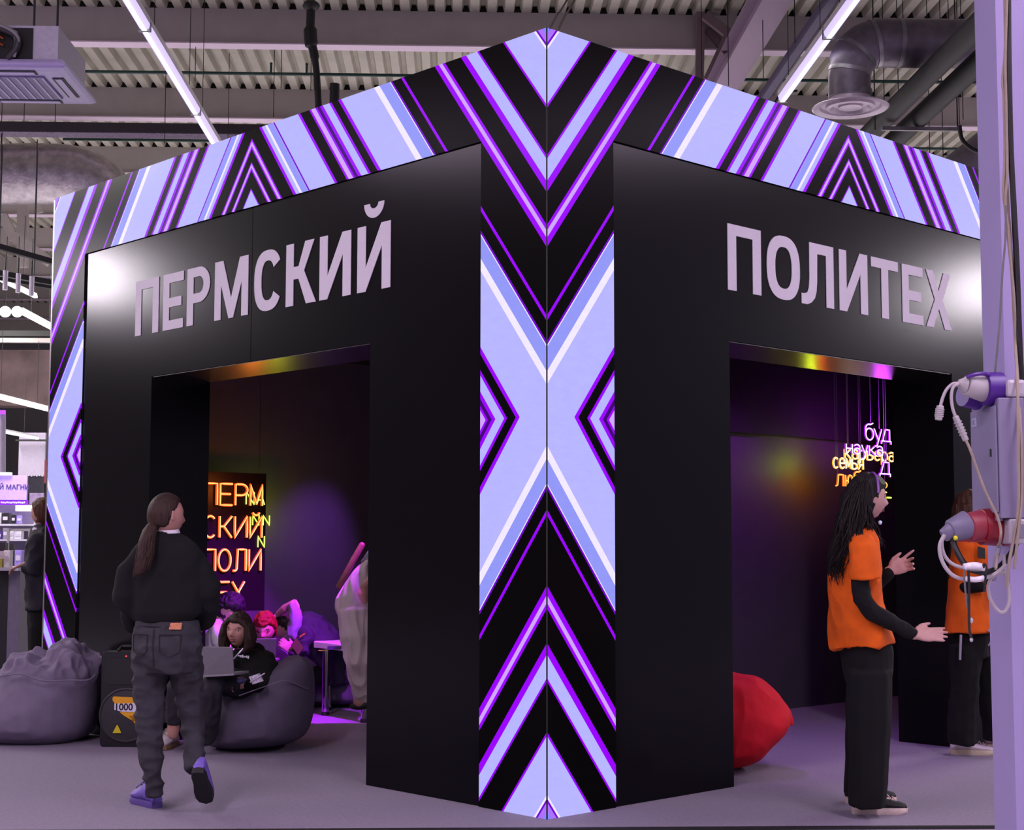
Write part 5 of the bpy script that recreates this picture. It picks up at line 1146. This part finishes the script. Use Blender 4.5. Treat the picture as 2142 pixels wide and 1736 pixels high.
b = MB(); p = colpt(x0 - .005, 5.165, (zb + zt) / 2 + .02); b.obox(p, RH * .002, FH * .006, ZU * .013); b.build('lock', M_black, dr, smooth=False)
b = MB(); p = colpt(x0 - .0045, 5.34, zt - .065); b.obox(p, RH * .0012, FH * .028, ZU * .016); lb = b.build('label_plate', mat('label_pale', (150, 146, 176), .5), dr, smooth=False)
b = MB(); vs, fs = lettering('PC', p - RH * .0016 + FH * .02 - ZU * .010, -FH, ZU, V((0, 0, 0)), .026, 1.0); b.add(vs, fs); b.build('label_text', mat('label_ink', (66, 60, 92), .6), lb, smooth=False)
b = MB(); b.loft([[colpt(x0 + .035, y0 - .002, z), colpt(x1 + .01, y0 - .002, z), colpt(x1 + .01, y1 - .05, z), colpt(x0 + .035, y1 - .05, z)] for z in (zt + .001, zt + .062)]); b.build('socket_housing', mat('socket_white', (165, 158, 168), .4, var=.02), t, smooth=False, bevel=.012)
b = MB(); b.loft([[colpt(x0 + .03, y0 - .002, z), colpt(x1 + .03, y0 - .002, z), colpt(x1 + .03, y1 - .05, z), colpt(x0 + .03, y1 - .05, z)] for z in (zb - .085, zb - .001)]); b.build('socket_housing', MATS['socket_white'], t, smooth=False, bevel=.008)
b = MB(); b.obox(colpt(x0 + .072, y0 - .004, zb - .042), RH * .018, FH * .003, ZU * .022); b.build('breaker_window', mat('window_grey', (120, 116, 130), .2), t, smooth=False)
for zz in (zb + .004, ):
    for k in range(3):
        b = MB(); b.obox(colpt(x0 + .01, y0 + .05 + .09 * k, zz - .006), RH * .01, FH * .02, ZU * .006); b.build('clip', M_pb, t, smooth=False)

def plug(label, name, pts, radii, mats, parts):
    t = thing(name, label, 'power plug', pts[0])
    for (a, b_, r0, r1, m, nm) in parts:
        b = MB(); d = (b_ - a)
        b.tube([a, a + d * .04, a + d * .96, b_], [r0 * .9, r0, r1, r1 * .94], 18); b.build(nm, m, t, angle=50)
    return t
M_pw = mat('plug_white', (160, 154, 156), .45, var=.03); M_pv = mat('plug_violet', (62, 8, 116), .4, var=.05); M_pr = mat('plug_red', (122, 8, 30), .4, var=.06); M_pgr = mat('plug_grey', (104, 98, 122), .45, var=.05)
dd = 5.17
t = plug('white and violet industrial plug in the upper socket of the power box', 'industrial_plug', [at(2050, 812, dd)], None, None,
     [(at(2004, 802, dd), at(2022, 805, dd), .014, .030, M_pw, 'cable_gland'), (at(2020, 805, dd), at(2060, 814, dd + .02), .036, .045, M_pw, 'plug_body'), (at(2056, 813, dd + .02), at(2093, 815, dd + .03), .056, .060, M_pv, 'plug_collar')])
b = MB(); b.tube(catmull([at(2022, 789, dd - .03), at(2040, 783, dd - .03), at(2062, 782, dd - .02), at(2074, 792, dd)], 5), .007, 8); b.tube(catmull([at(2022, 789, dd + .04), at(2042, 785, dd + .04), at(2066, 785, dd + .05)], 4), .007, 8); b.build('locking_clip', M_pv, t)
t = thing('socket_cap', 'violet socket cap hanging below the upper plug', 'socket cap', at(2030, 830, dd + .06))
b = MB(); b.tube([at(2014, 826, dd + .08), at(2046, 832, dd + .1)], [.040, .044], 18); b.build('cap', M_pv, t)
b = MB(); b.loft([[at(2048, 825, dd + .05), at(2048, 842, dd + .05), at(2074, 835, dd + .08), at(2066, 828, dd + .08)], [at(2048, 825, dd + .09), at(2048, 842, dd + .09), at(2074, 835, dd + .11), at(2066, 828, dd + .11)]]); b.build('cap_hinge', M_pw, t, smooth=False)
t = plug('red industrial plug with a grey tail in the lower socket of the power box', 'industrial_plug', [at(2050, 1105, dd)], None, None,
     [(at(1972, 1121, dd), at(1992, 1109, dd), .022, .030, M_pgr, 'cable_gland'), (at(1988, 1112, dd), at(2026, 1098, dd + .01), .040, .052, M_pgr, 'plug_tail'), (at(2022, 1104, dd), at(2054, 1100, dd + .02), .050, .055, mat('plug_red_pale', (136, 44, 58), .45), 'plug_body'), (at(2050, 1102, dd + .02), at(2088, 1102, dd + .03), .062, .066, M_pr, 'plug_collar'), (at(2086, 1101, dd + .03), at(2100, 1100, dd + .04), .070, .070, M_pr, 'socket_flange')])
b = MB(); b.ball(at(1999, 1125, dd - .03), RH * .008, FH * .008, ZU * .009, 10, 8); b.build('tape', mat('tape_yellow', (205, 200, 20), .5), t)
b = MB(); b.obox(at(2030, 1130, dd), RH * .06, FH * .02, ZU * .005); b.build('socket_lid', M_pr, t, smooth=False)

# cables on the column
M_cw = mat('cable_white', (160, 152, 156), .5, var=.04); M_cg = mat('cable_beige', (138, 124, 112), .55, var=.08); M_ck = mat('cable_black', (14, 12, 14), .45)
def cable(label, pts, r, m, d=5.16, name='cable', extra=None, group=None):
    b = MB(); P = px(pts, d, 7); b.tube(P, r, 8); o = b.build(name, m); tag(o, label, 'cable', group); return o
def connector(label, a, b_, r, parent=None):
    b = MB(); t = thing('inline_connector', label, 'connector', a)
    d = (b_ - a).normalized(); x, y = basis(d)
    b.obox((a + b_) / 2, d * ((b_ - a).length / 2), x * r, y * r * .7); b.build('connector_shell', M_pw, t, smooth=False, bevel=.004)
    b = MB(); 
    for k in range(5): b.obox(a.lerp(b_, .25 + .12 * k), d * .002, x * r * 1.1, y * r * .8)
    b.build('grip_rib', M_pw, t, smooth=False); return t
cable('short white lead hanging from the upper plug to a loose white connector', [(2006, 802), (1993, 803), (1980, 815), (1972, 832), (1967, 850)], .0055, M_cw)
connector('loose white connector hanging on the short lead left of the upper plug', at(1967, 848, 5.16), at(1963, 879, 5.16), .014)
cable('white lead from the upper plug to the long white inline connector', [(2006, 803), (1994, 810), (1990, 830), (1993, 855), (2000, 874)], .0055, M_cw, 5.15)
connector('long white inline connector hanging beside the power box', at(1998, 870, 5.15), at(2021, 922, 5.15), .011)
cable('beige cable running from the inline connector down past the power box', [(2020, 920), (2030, 942), (2045, 985), (2060, 1025), (2074, 1055), (2086, 1080), (2093, 1105), (2093, 1125), (2088, 1150, 5.14), (2083, 1190)], .0048, M_cg, 5.06)
cable('thick black cable down the column that loops under the red plug', [(2109, -20, 5.27), (2110, 120), (2114, 300), (2121, 440), (2127, 560), (2133, 720), (2140, 860), (2143, 1000), (2138, 1080), (2128, 1130, 5.2), (2110, 1165, 5.16), (2085, 1190, 5.13), (2060, 1196, 5.12), (2035, 1193, 5.12), (2018, 1180, 5.12), (2005, 1160, 5.13), (1996, 1140, 5.15), (1993, 1126, 5.16)], .0105, M_ck, 5.23)
for i, (lab, pts) in enumerate((
    ('beige cable on the column crossing in front of the others near the top', [(2104, -20), (2105, 70), (2109, 110), (2114, 140), (2108, 180), (2103, 215), (2104, 320), (2108, 420), (2116, 540), (2123, 640), (2131, 700), (2141, 790)]),
    ('beige cable hugging the left side of the bundle on the column', [(2101, -20), (2103, 100), (2097, 170), (2100, 205), (2102, 330), (2099, 395), (2103, 440), (2112, 500), (2118, 600), (2124, 720), (2129, 830, 5.08), (2130, 950, 5.06), (2130, 1060, 5.06), (2122, 1120, 5.07), (2112, 1170, 5.07), (2106, 1230, 5.08)]),
    ('beige cable at the middle of the bundle on the column', [(2107, -20), (2103, 120), (2105, 230), (2107, 360), (2103, 420), (2109, 500), (2121, 620), (2127, 760), (2135, 900, 5.08), (2137, 1040, 5.06), (2128, 1130, 5.06), (2122, 1190, 5.07)]),
    ('thin grey cable leaving the bundle towards the upper plug', [(2104, 430), (2103, 500), (2097, 570), (2092, 660), (2086, 730), (2081, 780)]))):
    cable(lab, pts, (.0055, .0055, .005, .004)[i], M_cg if i < 3 else mat('cable_grey', (96, 92, 96), .5), 5.24 - .008 * i, group='cables taped to the column')
for i, (lab, pts) in enumerate((
    ('white cable looping widest to the left under the red plug', [(1975, 1120), (1966, 1140), (1968, 1165), (1980, 1190), (2000, 1207), (2030, 1212), (2060, 1209), (2085, 1198), (2105, 1180)]),
    ('white cable looping just inside the widest loop under the red plug', [(1976, 1118), (1970, 1136), (1975, 1160), (1990, 1178), (2015, 1188), (2040, 1192), (2062, 1190)]),
    ('white cable dropping in a long loop beside the column base', [(2103, 1195), (2078, 1205), (2068, 1222), (2069, 1245), (2078, 1265), (2092, 1280), (2104, 1276), (2111, 1255), (2108, 1220), (2101, 1190), (2100, 1160)]),
    ('grey cable bunch hanging from the box beside the loops', [(2092, 1138), (2084, 1165), (2080, 1190), (2078, 1215)]))):
    cable(lab, pts, (.0065, .006, .006, .009)[i], (M_cw, M_cw, M_cw, mat('cable_lilac', (130, 124, 146), .6))[i], 5.10 + .012 * i, group='looped cables under the red plug')
b = MB(); b.tube(px([(2016, 1186), (2040, 1183), (2060, 1188)], 5.08), .012, 10); b.tube(px([(2018, 1210), (2040, 1212), (2058, 1209)], 5.08), .010, 10)
tag(b.build('cable_tape', mat('tape_white', (205, 200, 206), .5, var=.2, scale=60)), 'white tape wrapped round the looped cables under the red plug', 'tape')
cable('thin black cord hanging straight down from the taped cables', [(2026, 1193), (2027, 1230), (2027, 1280), (2028, 1318), (2033, 1336)], .0045, M_ck, 5.07)
cable('thin grey cord hanging beside the straight black cord', [(2017, 1190), (2019, 1230), (2024, 1270), (2030, 1296)], .0035, MATS['cable_grey'], 5.075)
b = MB(); b.tube(catmull([at(2058, 1188, 5.07), at(2057, 1182, 5.07), at(2061, 1180, 5.07), at(2063, 1190, 5.07), at(2061, 1215, 5.07), at(2059, 1238, 5.07)], 5), .004, 6); tag(b.build('cable_tie', M_ck), 'black cable tie with a loose end around the looped cables', 'cable tie')
b = MB(); b.ball(at(2032, 1338, 5.07), RH * .006, FH * .006, ZU * .008, 10, 8); b.ball(at(2032, 1298, 5.07), RH * .006, FH * .006, ZU * .010, 10, 8); tag(b.build('cord_end', M_pw), 'white tip at the end of the straight black cord', 'cord end')
cable('black cable curving in front of the dark duct behind the column', [(2007, 262), (2012, 290), (2028, 308), (2048, 317), (2080, 318)], .022, M_ck, 15.5)

# ================================================================== SHOP AREA, far left
M_lilac = mat('display_lilac', (190, 160, 235), .5, var=.05, scale=4)
# service counter in front of the shopper
t = thing('service_counter', 'white and grey counter with a pale top at the left edge', 'counter', onz(10, 1500))
d_ = 12.6; zt = at(20, 1186, d_).z
L0, R0 = at(-90, 1186, d_), at(38, 1186, d_)
def pr_(p, z): return V((p.x, p.y, z))
b = MB(); b.loft([[pr_(L0, z), pr_(R0, z), pr_(R0 + FH * .5, z), pr_(L0 + FH * .5, z)] for z in (zt - .03, zt)]); b.build('counter_top', mat('counter_top_pale', (220, 214, 226), .4), t, smooth=False)
m_ = at(12, 1300, d_); e_ = at(36, 1300, d_)
b = MB(); b.loft([[pr_(L0 + FH * .04, z), pr_(m_ + FH * .04, z), pr_(m_ + FH * .46, z), pr_(L0 + FH * .46, z)] for z in (0, zt - .032)]); b.build('counter_front', M_black, t, smooth=False)
b = MB(); b.loft([[pr_(m_ + FH * .041, z), pr_(e_ + FH * .041, z), pr_(e_ + FH * .46, z), pr_(m_ + FH * .46, z)] for z in (0, zt - .032)]); b.build('counter_side', mat('counter_grey', (110, 102, 122), .5), t, smooth=False)
# glass show case with small things on the counter
t = thing('show_case', 'small glass show case of goods standing on the counter', 'show case', at(14, 1184, 12.75))
d_ = 12.75; zc = zt
for u in (18, 62):
    b = MB(); p = at(u, 1100, d_); b.obox(V((p.x, p.y, zc + .16)), RH * .008, FH * .008, ZU * .16); b.build('corner_post', mat('post_pale', (200, 200, 190), .4), t, smooth=False)
b = MB(); b.loft([[pr_(at(17, 1130, d_), z), pr_(at(66, 1130, d_), z), pr_(at(66, 1130, d_) + FH * .28, z), pr_(at(17, 1130, d_) + FH * .28, z)] for z in (zc + .30, zc + .318)]); b.build('lid_frame', MATS['post_pale'], t, smooth=False)
cols = [(206, 190, 20), (210, 90, 60), (230, 226, 240), (40, 36, 44), (150, 120, 210), (120, 116, 128), (90, 60, 160)]
def pack(u, v, d, w, h, rgb, label, name='product_box', cat='package', tilt=0.0, group='packages on the shop counter', z=None):
    m = mat('pack_%d_%d_%d' % rgb, rgb, .45, var=.25, scale=50); p = at(u, v, d)
    if z is not None: p = V((p.x, p.y, z + h / 2))
    x = RH * cos(tilt) + ZU * sin(tilt); zz = ZU * cos(tilt) - RH * sin(tilt)
    t = thing(name, label, cat, p - ZU * h / 2, group)
    b = MB(); b.obox(p, x * w / 2, FH * .04, zz * h / 2); b.build('carton', m, t, smooth=False)
    b = MB(); b.obox(p - FH * .0415, x * w * .34, FH * .001, zz * h * .16); b.build('front_label', mat('pack_label', (214, 206, 222), .5), t, smooth=False)
    return t
pack(26, 0, 12.72, .09, .07, cols[0], 'yellow carton in the show case on the counter', z=zc); pack(-8, 0, 12.70, .10, .22, cols[5], 'grey carton left of the show case', z=zc)
pack(6, 0, 12.66, .10, .16, cols[1], 'orange carton on the counter beside the show case', z=zc)
for i, (u, rgb, h) in enumerate(((42, cols[3], .2), (52, cols[2], .14), (33, cols[3], .16))): pack(u, 0, 12.86, .05, h, rgb, ['tall black', 'white', 'short black'][i] + ' carton upright in the show case', z=zc)
# back wall unit of shelves with hanging goods
d_ = 14.2
t = thing('shop_shelf', 'lit shop shelving behind the counter with a lilac header', 'shelf', onz(20, 1480))
A0, A1 = at(-120, 1140, d_), at(76, 1140, d_)
zs = [at(20, v, d_).z for v in (1232, 1183, 1128, 1096, 1052)]
for z in zs[:4]:
    b = MB(); b.loft([[pr_(A0, zz), pr_(A1, zz), pr_(A1 + FH * .35, zz), pr_(A0 + FH * .35, zz)] for zz in (z - .015, z)]); b.build('shelf_board', mat('shelf_white', (226, 222, 232), .4), t, smooth=False)
b = MB(); b.loft([[pr_(A0 + FH * .36, z), pr_(A1 + FH * .36, z), pr_(A1 + FH * .38, z), pr_(A0 + FH * .38, z)] for z in (0, zs[4])]); b.build('back_panel', mat('shelf_back', (150, 140, 170), .6), t, smooth=False)
for u in (-118, 74):
    b = MB(); p = at(u, 1140, d_); b.obox(V((p.x, p.y, zs[4] / 2)) + FH * .18, RH * .015, FH * .2, ZU * zs[4] / 2); b.build('upright', MATS['shelf_white'], t, smooth=False)
z0, z1, z2 = at(20, 1056, d_).z, at(20, 1046, d_).z, at(20, 994, d_).z
b = MB(); b.loft([[pr_(at(-120, 1020, d_), z), pr_(at(56, 1020, d_), z), pr_(at(56, 1020, d_) + FH * .03, z), pr_(at(-120, 1020, d_) + FH * .03, z)] for z in (z1 + .001, z2)]); hd = b.build('header_board', mat('header_lilac', (178, 150, 240), .4, emit=(.36, .24, .85), strength=.16), t, smooth=False)
b = MB(); b.loft([[pr_(at(-120, 1050, d_), z), pr_(at(57, 1050, d_), z), pr_(at(57, 1050, d_) + FH * .03, z), pr_(at(-120, 1050, d_) + FH * .03, z)] for z in (z0, z1)]); b.build('header_band', mat('band_violet', (110, 20, 200), .4, emit=(.25, .02, .7), strength=.5), t, smooth=False)
b = MB(); o_ = at(-2, 1023.5, d_ - .012); vs, fs = lettering('Й МАГНИ', o_, RH, ZU, V((0, 0, 0)), .064, .95, .0009); b.add(vs, fs); b.build('header_text', mat('ink_violet', (46, 24, 90), .6), hd, smooth=False)
b = MB()
for k in range(13): b.obox(at(3 + 4.0 * k, 1050.6 + (k % 3) * .5, d_ - .012), RH * (.006 + .002 * (k % 2)), FH * .001, ZU * .008)
b.build('band_small_print', mat('print_pale', (214, 200, 240), .5), t, smooth=False)
b = MB(); b.obox(at(10, 991, d_ - .05), RH * .06, FH * .03, ZU * .012); b.build('shelf_lamp', glow('shelf_light', (1, .95, 1), 3.0), t, smooth=False)
b = MB(); b.obox(at(56, 1063, d_ - .04), RH * .09, FH * .05, ZU * .028); b.build('light_box', glow('light_box_white', (.95, .88, .75), 1.2), t, smooth=False)
area('shop_light', at(10, 1000, 13.4) + ZU * .5, at(20, 1150, 14.2), 20, .6, .4, (1, .94, 1))
rnd = random.Random(12)
names = ['black', 'white', 'lilac', 'silver', 'violet', 'yellow', 'dark grey']; rgbs = [(28, 26, 32), (226, 222, 236), (160, 140, 220), (140, 136, 150), (84, 60, 160), (206, 190, 30), (60, 56, 66)]
rown = ['lowest', 'second', 'third', 'top']
for r_, z in enumerate(zs[:4]):
    u = -6; h0 = (zs[r_ + 1] - z) if r_ < 3 else .12
    k_ = 0
    while u < 70:
        k = rnd.randrange(7); w_ = rnd.uniform(.03, .065); h = h0 * rnd.uniform(.45, .85)
        pack(u + 5, 0, d_ + .1 + rnd.uniform(0, .1), w_, h, rgbs[k], '%s package on the %s shop shelf, %s from the left edge of the photo' % (names[k], rown[r_], ['first', 'second', 'third', 'fourth', 'fifth', 'sixth', 'seventh', 'eighth', 'ninth', 'tenth'][min(k_, 9)]), group='packages on the shop shelves', z=z); k_ += 1
        u += w_ * FPX / d_ + rnd.uniform(2.0, 4.0)
# black crate-like sign and pale poster to the right of the header
t = thing('price_board', 'black board with pale pegs right of the lilac header', 'board', at(74, 1030, 15))
b = MB(); b.obox(at(75, 1013, 15.0), RH * .075, FH * .02, ZU * .085); b.build('board', mat('board_black', (38, 36, 42), .6, var=.4, scale=30), t, smooth=False)
for k in range(6):
    b = MB(); b.obox(at(61 + 5.6 * k, 994 + (k % 2), 14.97), RH * .006, FH * .012, ZU * .008); b.build('peg', M_white, t, smooth=False)
b = MB(); b.obox(at(56.5, 1006, 14.96), RH * .007, FH * .012, ZU * .06); b.build('peg_rail', M_white, t, smooth=False)
b = MB(); b.obox(at(75, 1150, 15.03), RH * .012, FH * .012, ZU * .62); b.obox(at(75, 1279, 15.03), RH * .16, FH * .12, ZU * .01); b.build('stand_pole', M_galv, t, smooth=False)
b = MB(); b.obox(at(77, 1043, 14.8), RH * .07, FH * .008, ZU * .055); tag(b.build('wall_poster', mat('poster_pale', (176, 156, 186), .5, var=.35, scale=20), smooth=False), 'pale poster below the black board at the far left', 'poster')
b = MB(); b.obox(at(96, 986, 15.5), RH * .01, FH * .02, ZU * .12); tag(b.build('hanging_banner', mat('banner_red', (170, 70, 80), .6), smooth=False), 'thin reddish banner edge beside the far screen column', 'banner')

# pole, lamps, tracks and beams of the hall beyond
b = MB(); p = at(6, 990, 16); b.tube([V((p.x, p.y, at(6, 1000, 16).z)), at(6, 866, 16)], .030, 10)
t = tag(b.build('hanging_pole', mat('pole_grey', (150, 142, 160), .5)), 'pale vertical pole hanging in the hall at the far left', 'pole')
b = MB(); b.obox(at(2, 863, 16.0) - FH * .05, RH * .06, FH * .02, ZU * .02); tag(b.build('violet_lamp', glow('violet_led', (.42, .05, .95), 1.6), smooth=False), 'small violet lamp at the top of the pale pole', 'lamp')
M_line = glow('line_light', (1.0, .93, .95), 4.0)
def line_light(p, q, r, label):
    t = thing('line_light', label, 'ceiling light', p, 'line lights in the hall beyond')
    d = (q - p).normalized(); a, c = basis(d)
    b = MB(); b.obox((p + q) / 2, d * (q - p).length / 2, a * r, c * r * .7); b.build('light_strip', M_line, t, smooth=False)
    b = MB(); b.obox((p + q) / 2 + ZU * r * 1.4, d * (q - p).length / 2, a * r * .8, ZU * r * .6); b.build('rail', M_white, t, smooth=False)
    for f in (.25, .75):
        x = p.lerp(q, f); b = MB(); b.tube([x + ZU * r, x + ZU * 1.1], .005, 5); b.build('hanger', M_wire, t)
zz = 4.5
line_light(onz(44, 652, zz), onz(120, 692, zz), .030, 'bright line light just right of the two round lamps')
line_light(onz(-40, 822, 3.6), onz(112, 860, 3.6), .030, 'long line light crossing the hall at the far left, middle height')
line_light(onz(-40, 894, 3.4), onz(78, 917, 3.4), .028, 'lowest line light in the hall at the far left')
line_light(onz(-40, 565, 5.0), onz(75, 621, 5.0), .025, 'thin line light above the two round lamps')
for u, lab in ((11, 'left'), (36, 'right')):
    p = at(u, 652, 18); t = thing('round_lamp', lab + ' one of two glowing round lamps at the far left', 'lamp', p, 'two round lamps')
    b = MB(); b.ball(p, RH * .066, FH * .066, ZU * .066, 20, 14); b.build('globe', glow('globe_light', (1, .96, 1), 5.0), t)
    b = MB(); b.tube([p + ZU * .06, p + ZU * .9], .006, 5); b.build('cord', M_wire, t)
for i, (v0, v1, d, r_, z_) in enumerate(((517, 552, 17, .030, 0), (572, 594, 17.5, .030, 0), (583, 604, 17.9, .02, 0))):
    t = thing('lighting_track', ['upper', 'middle', 'lower'][i] + ' black lighting track beside the top of the far screen column', 'lighting track', at(40, (v0 + v1) / 2, d), 'black lighting tracks')
    p, q = at(-60, v0 - (v1 - v0) * .5, d - .4), at(125, v1, d + .3); dr = (q - p).normalized(); a, c = basis(dr)
    b = MB(); b.obox((p + q) / 2, dr * (q - p).length / 2, a * r_, c * r_); b.build('rail', M_black, t, smooth=False)
    for f in (.3, .7):
        x = p.lerp(q, f); b = MB(); b.tube([x, V((x.x, x.y, 5.9))], .006, 5); b.build('drop_rod', M_wire, t)
for i, u in enumerate((11, 38, 66)):
    p = at(u, 588 + i * 6, 17.2); t = thing('track_spotlight', 'small white spotlight on the black tracks, ' + ['leftmost', 'middle', 'rightmost'][i] + ' of three', 'spotlight', p, 'spotlights on the tracks')
    b = MB(); b.tube([p + ZU * .12, p - ZU * .10], .028, 12); b.build('lamp_barrel', mat('barrel_white', (190, 180, 200), .4), t)
    b = MB(); b.tube([p + ZU * .11, p + ZU * .30], .012, 6); b.build('stem', M_black, t)
# far roof: dark beam, hanging banners of light
b = MB(); p = at(20, 700, 30); b.obox(p, RH * 4, FH * .2, ZU * .055); struct(b.build('roof_beam_far', M_black, smooth=False))
b = MB(); b.obox(at(20, 793, 34), RH * 5, FH * .3, ZU * .62); struct(b.build('wall_back_band', mat('far_band', (140, 118, 118), .7, var=.3, scale=2), smooth=False))
b = MB(); b.obox(at(68, 953, 30), RH * .26, FH * .04, ZU * .45); tag(b.build('grey_banner', mat('far_panel_grey', (150, 140, 160), .6), smooth=False), 'pale grey banner hanging in the hall beside the far screen column', 'banner')
b = MB(); b.obox(at(72, 921, 29.8), RH * .36, FH * .03, ZU * .018); tag(b.build('far_rail', M_black, smooth=False), 'thin dark rail above the pale grey banner at the far left', 'rail')
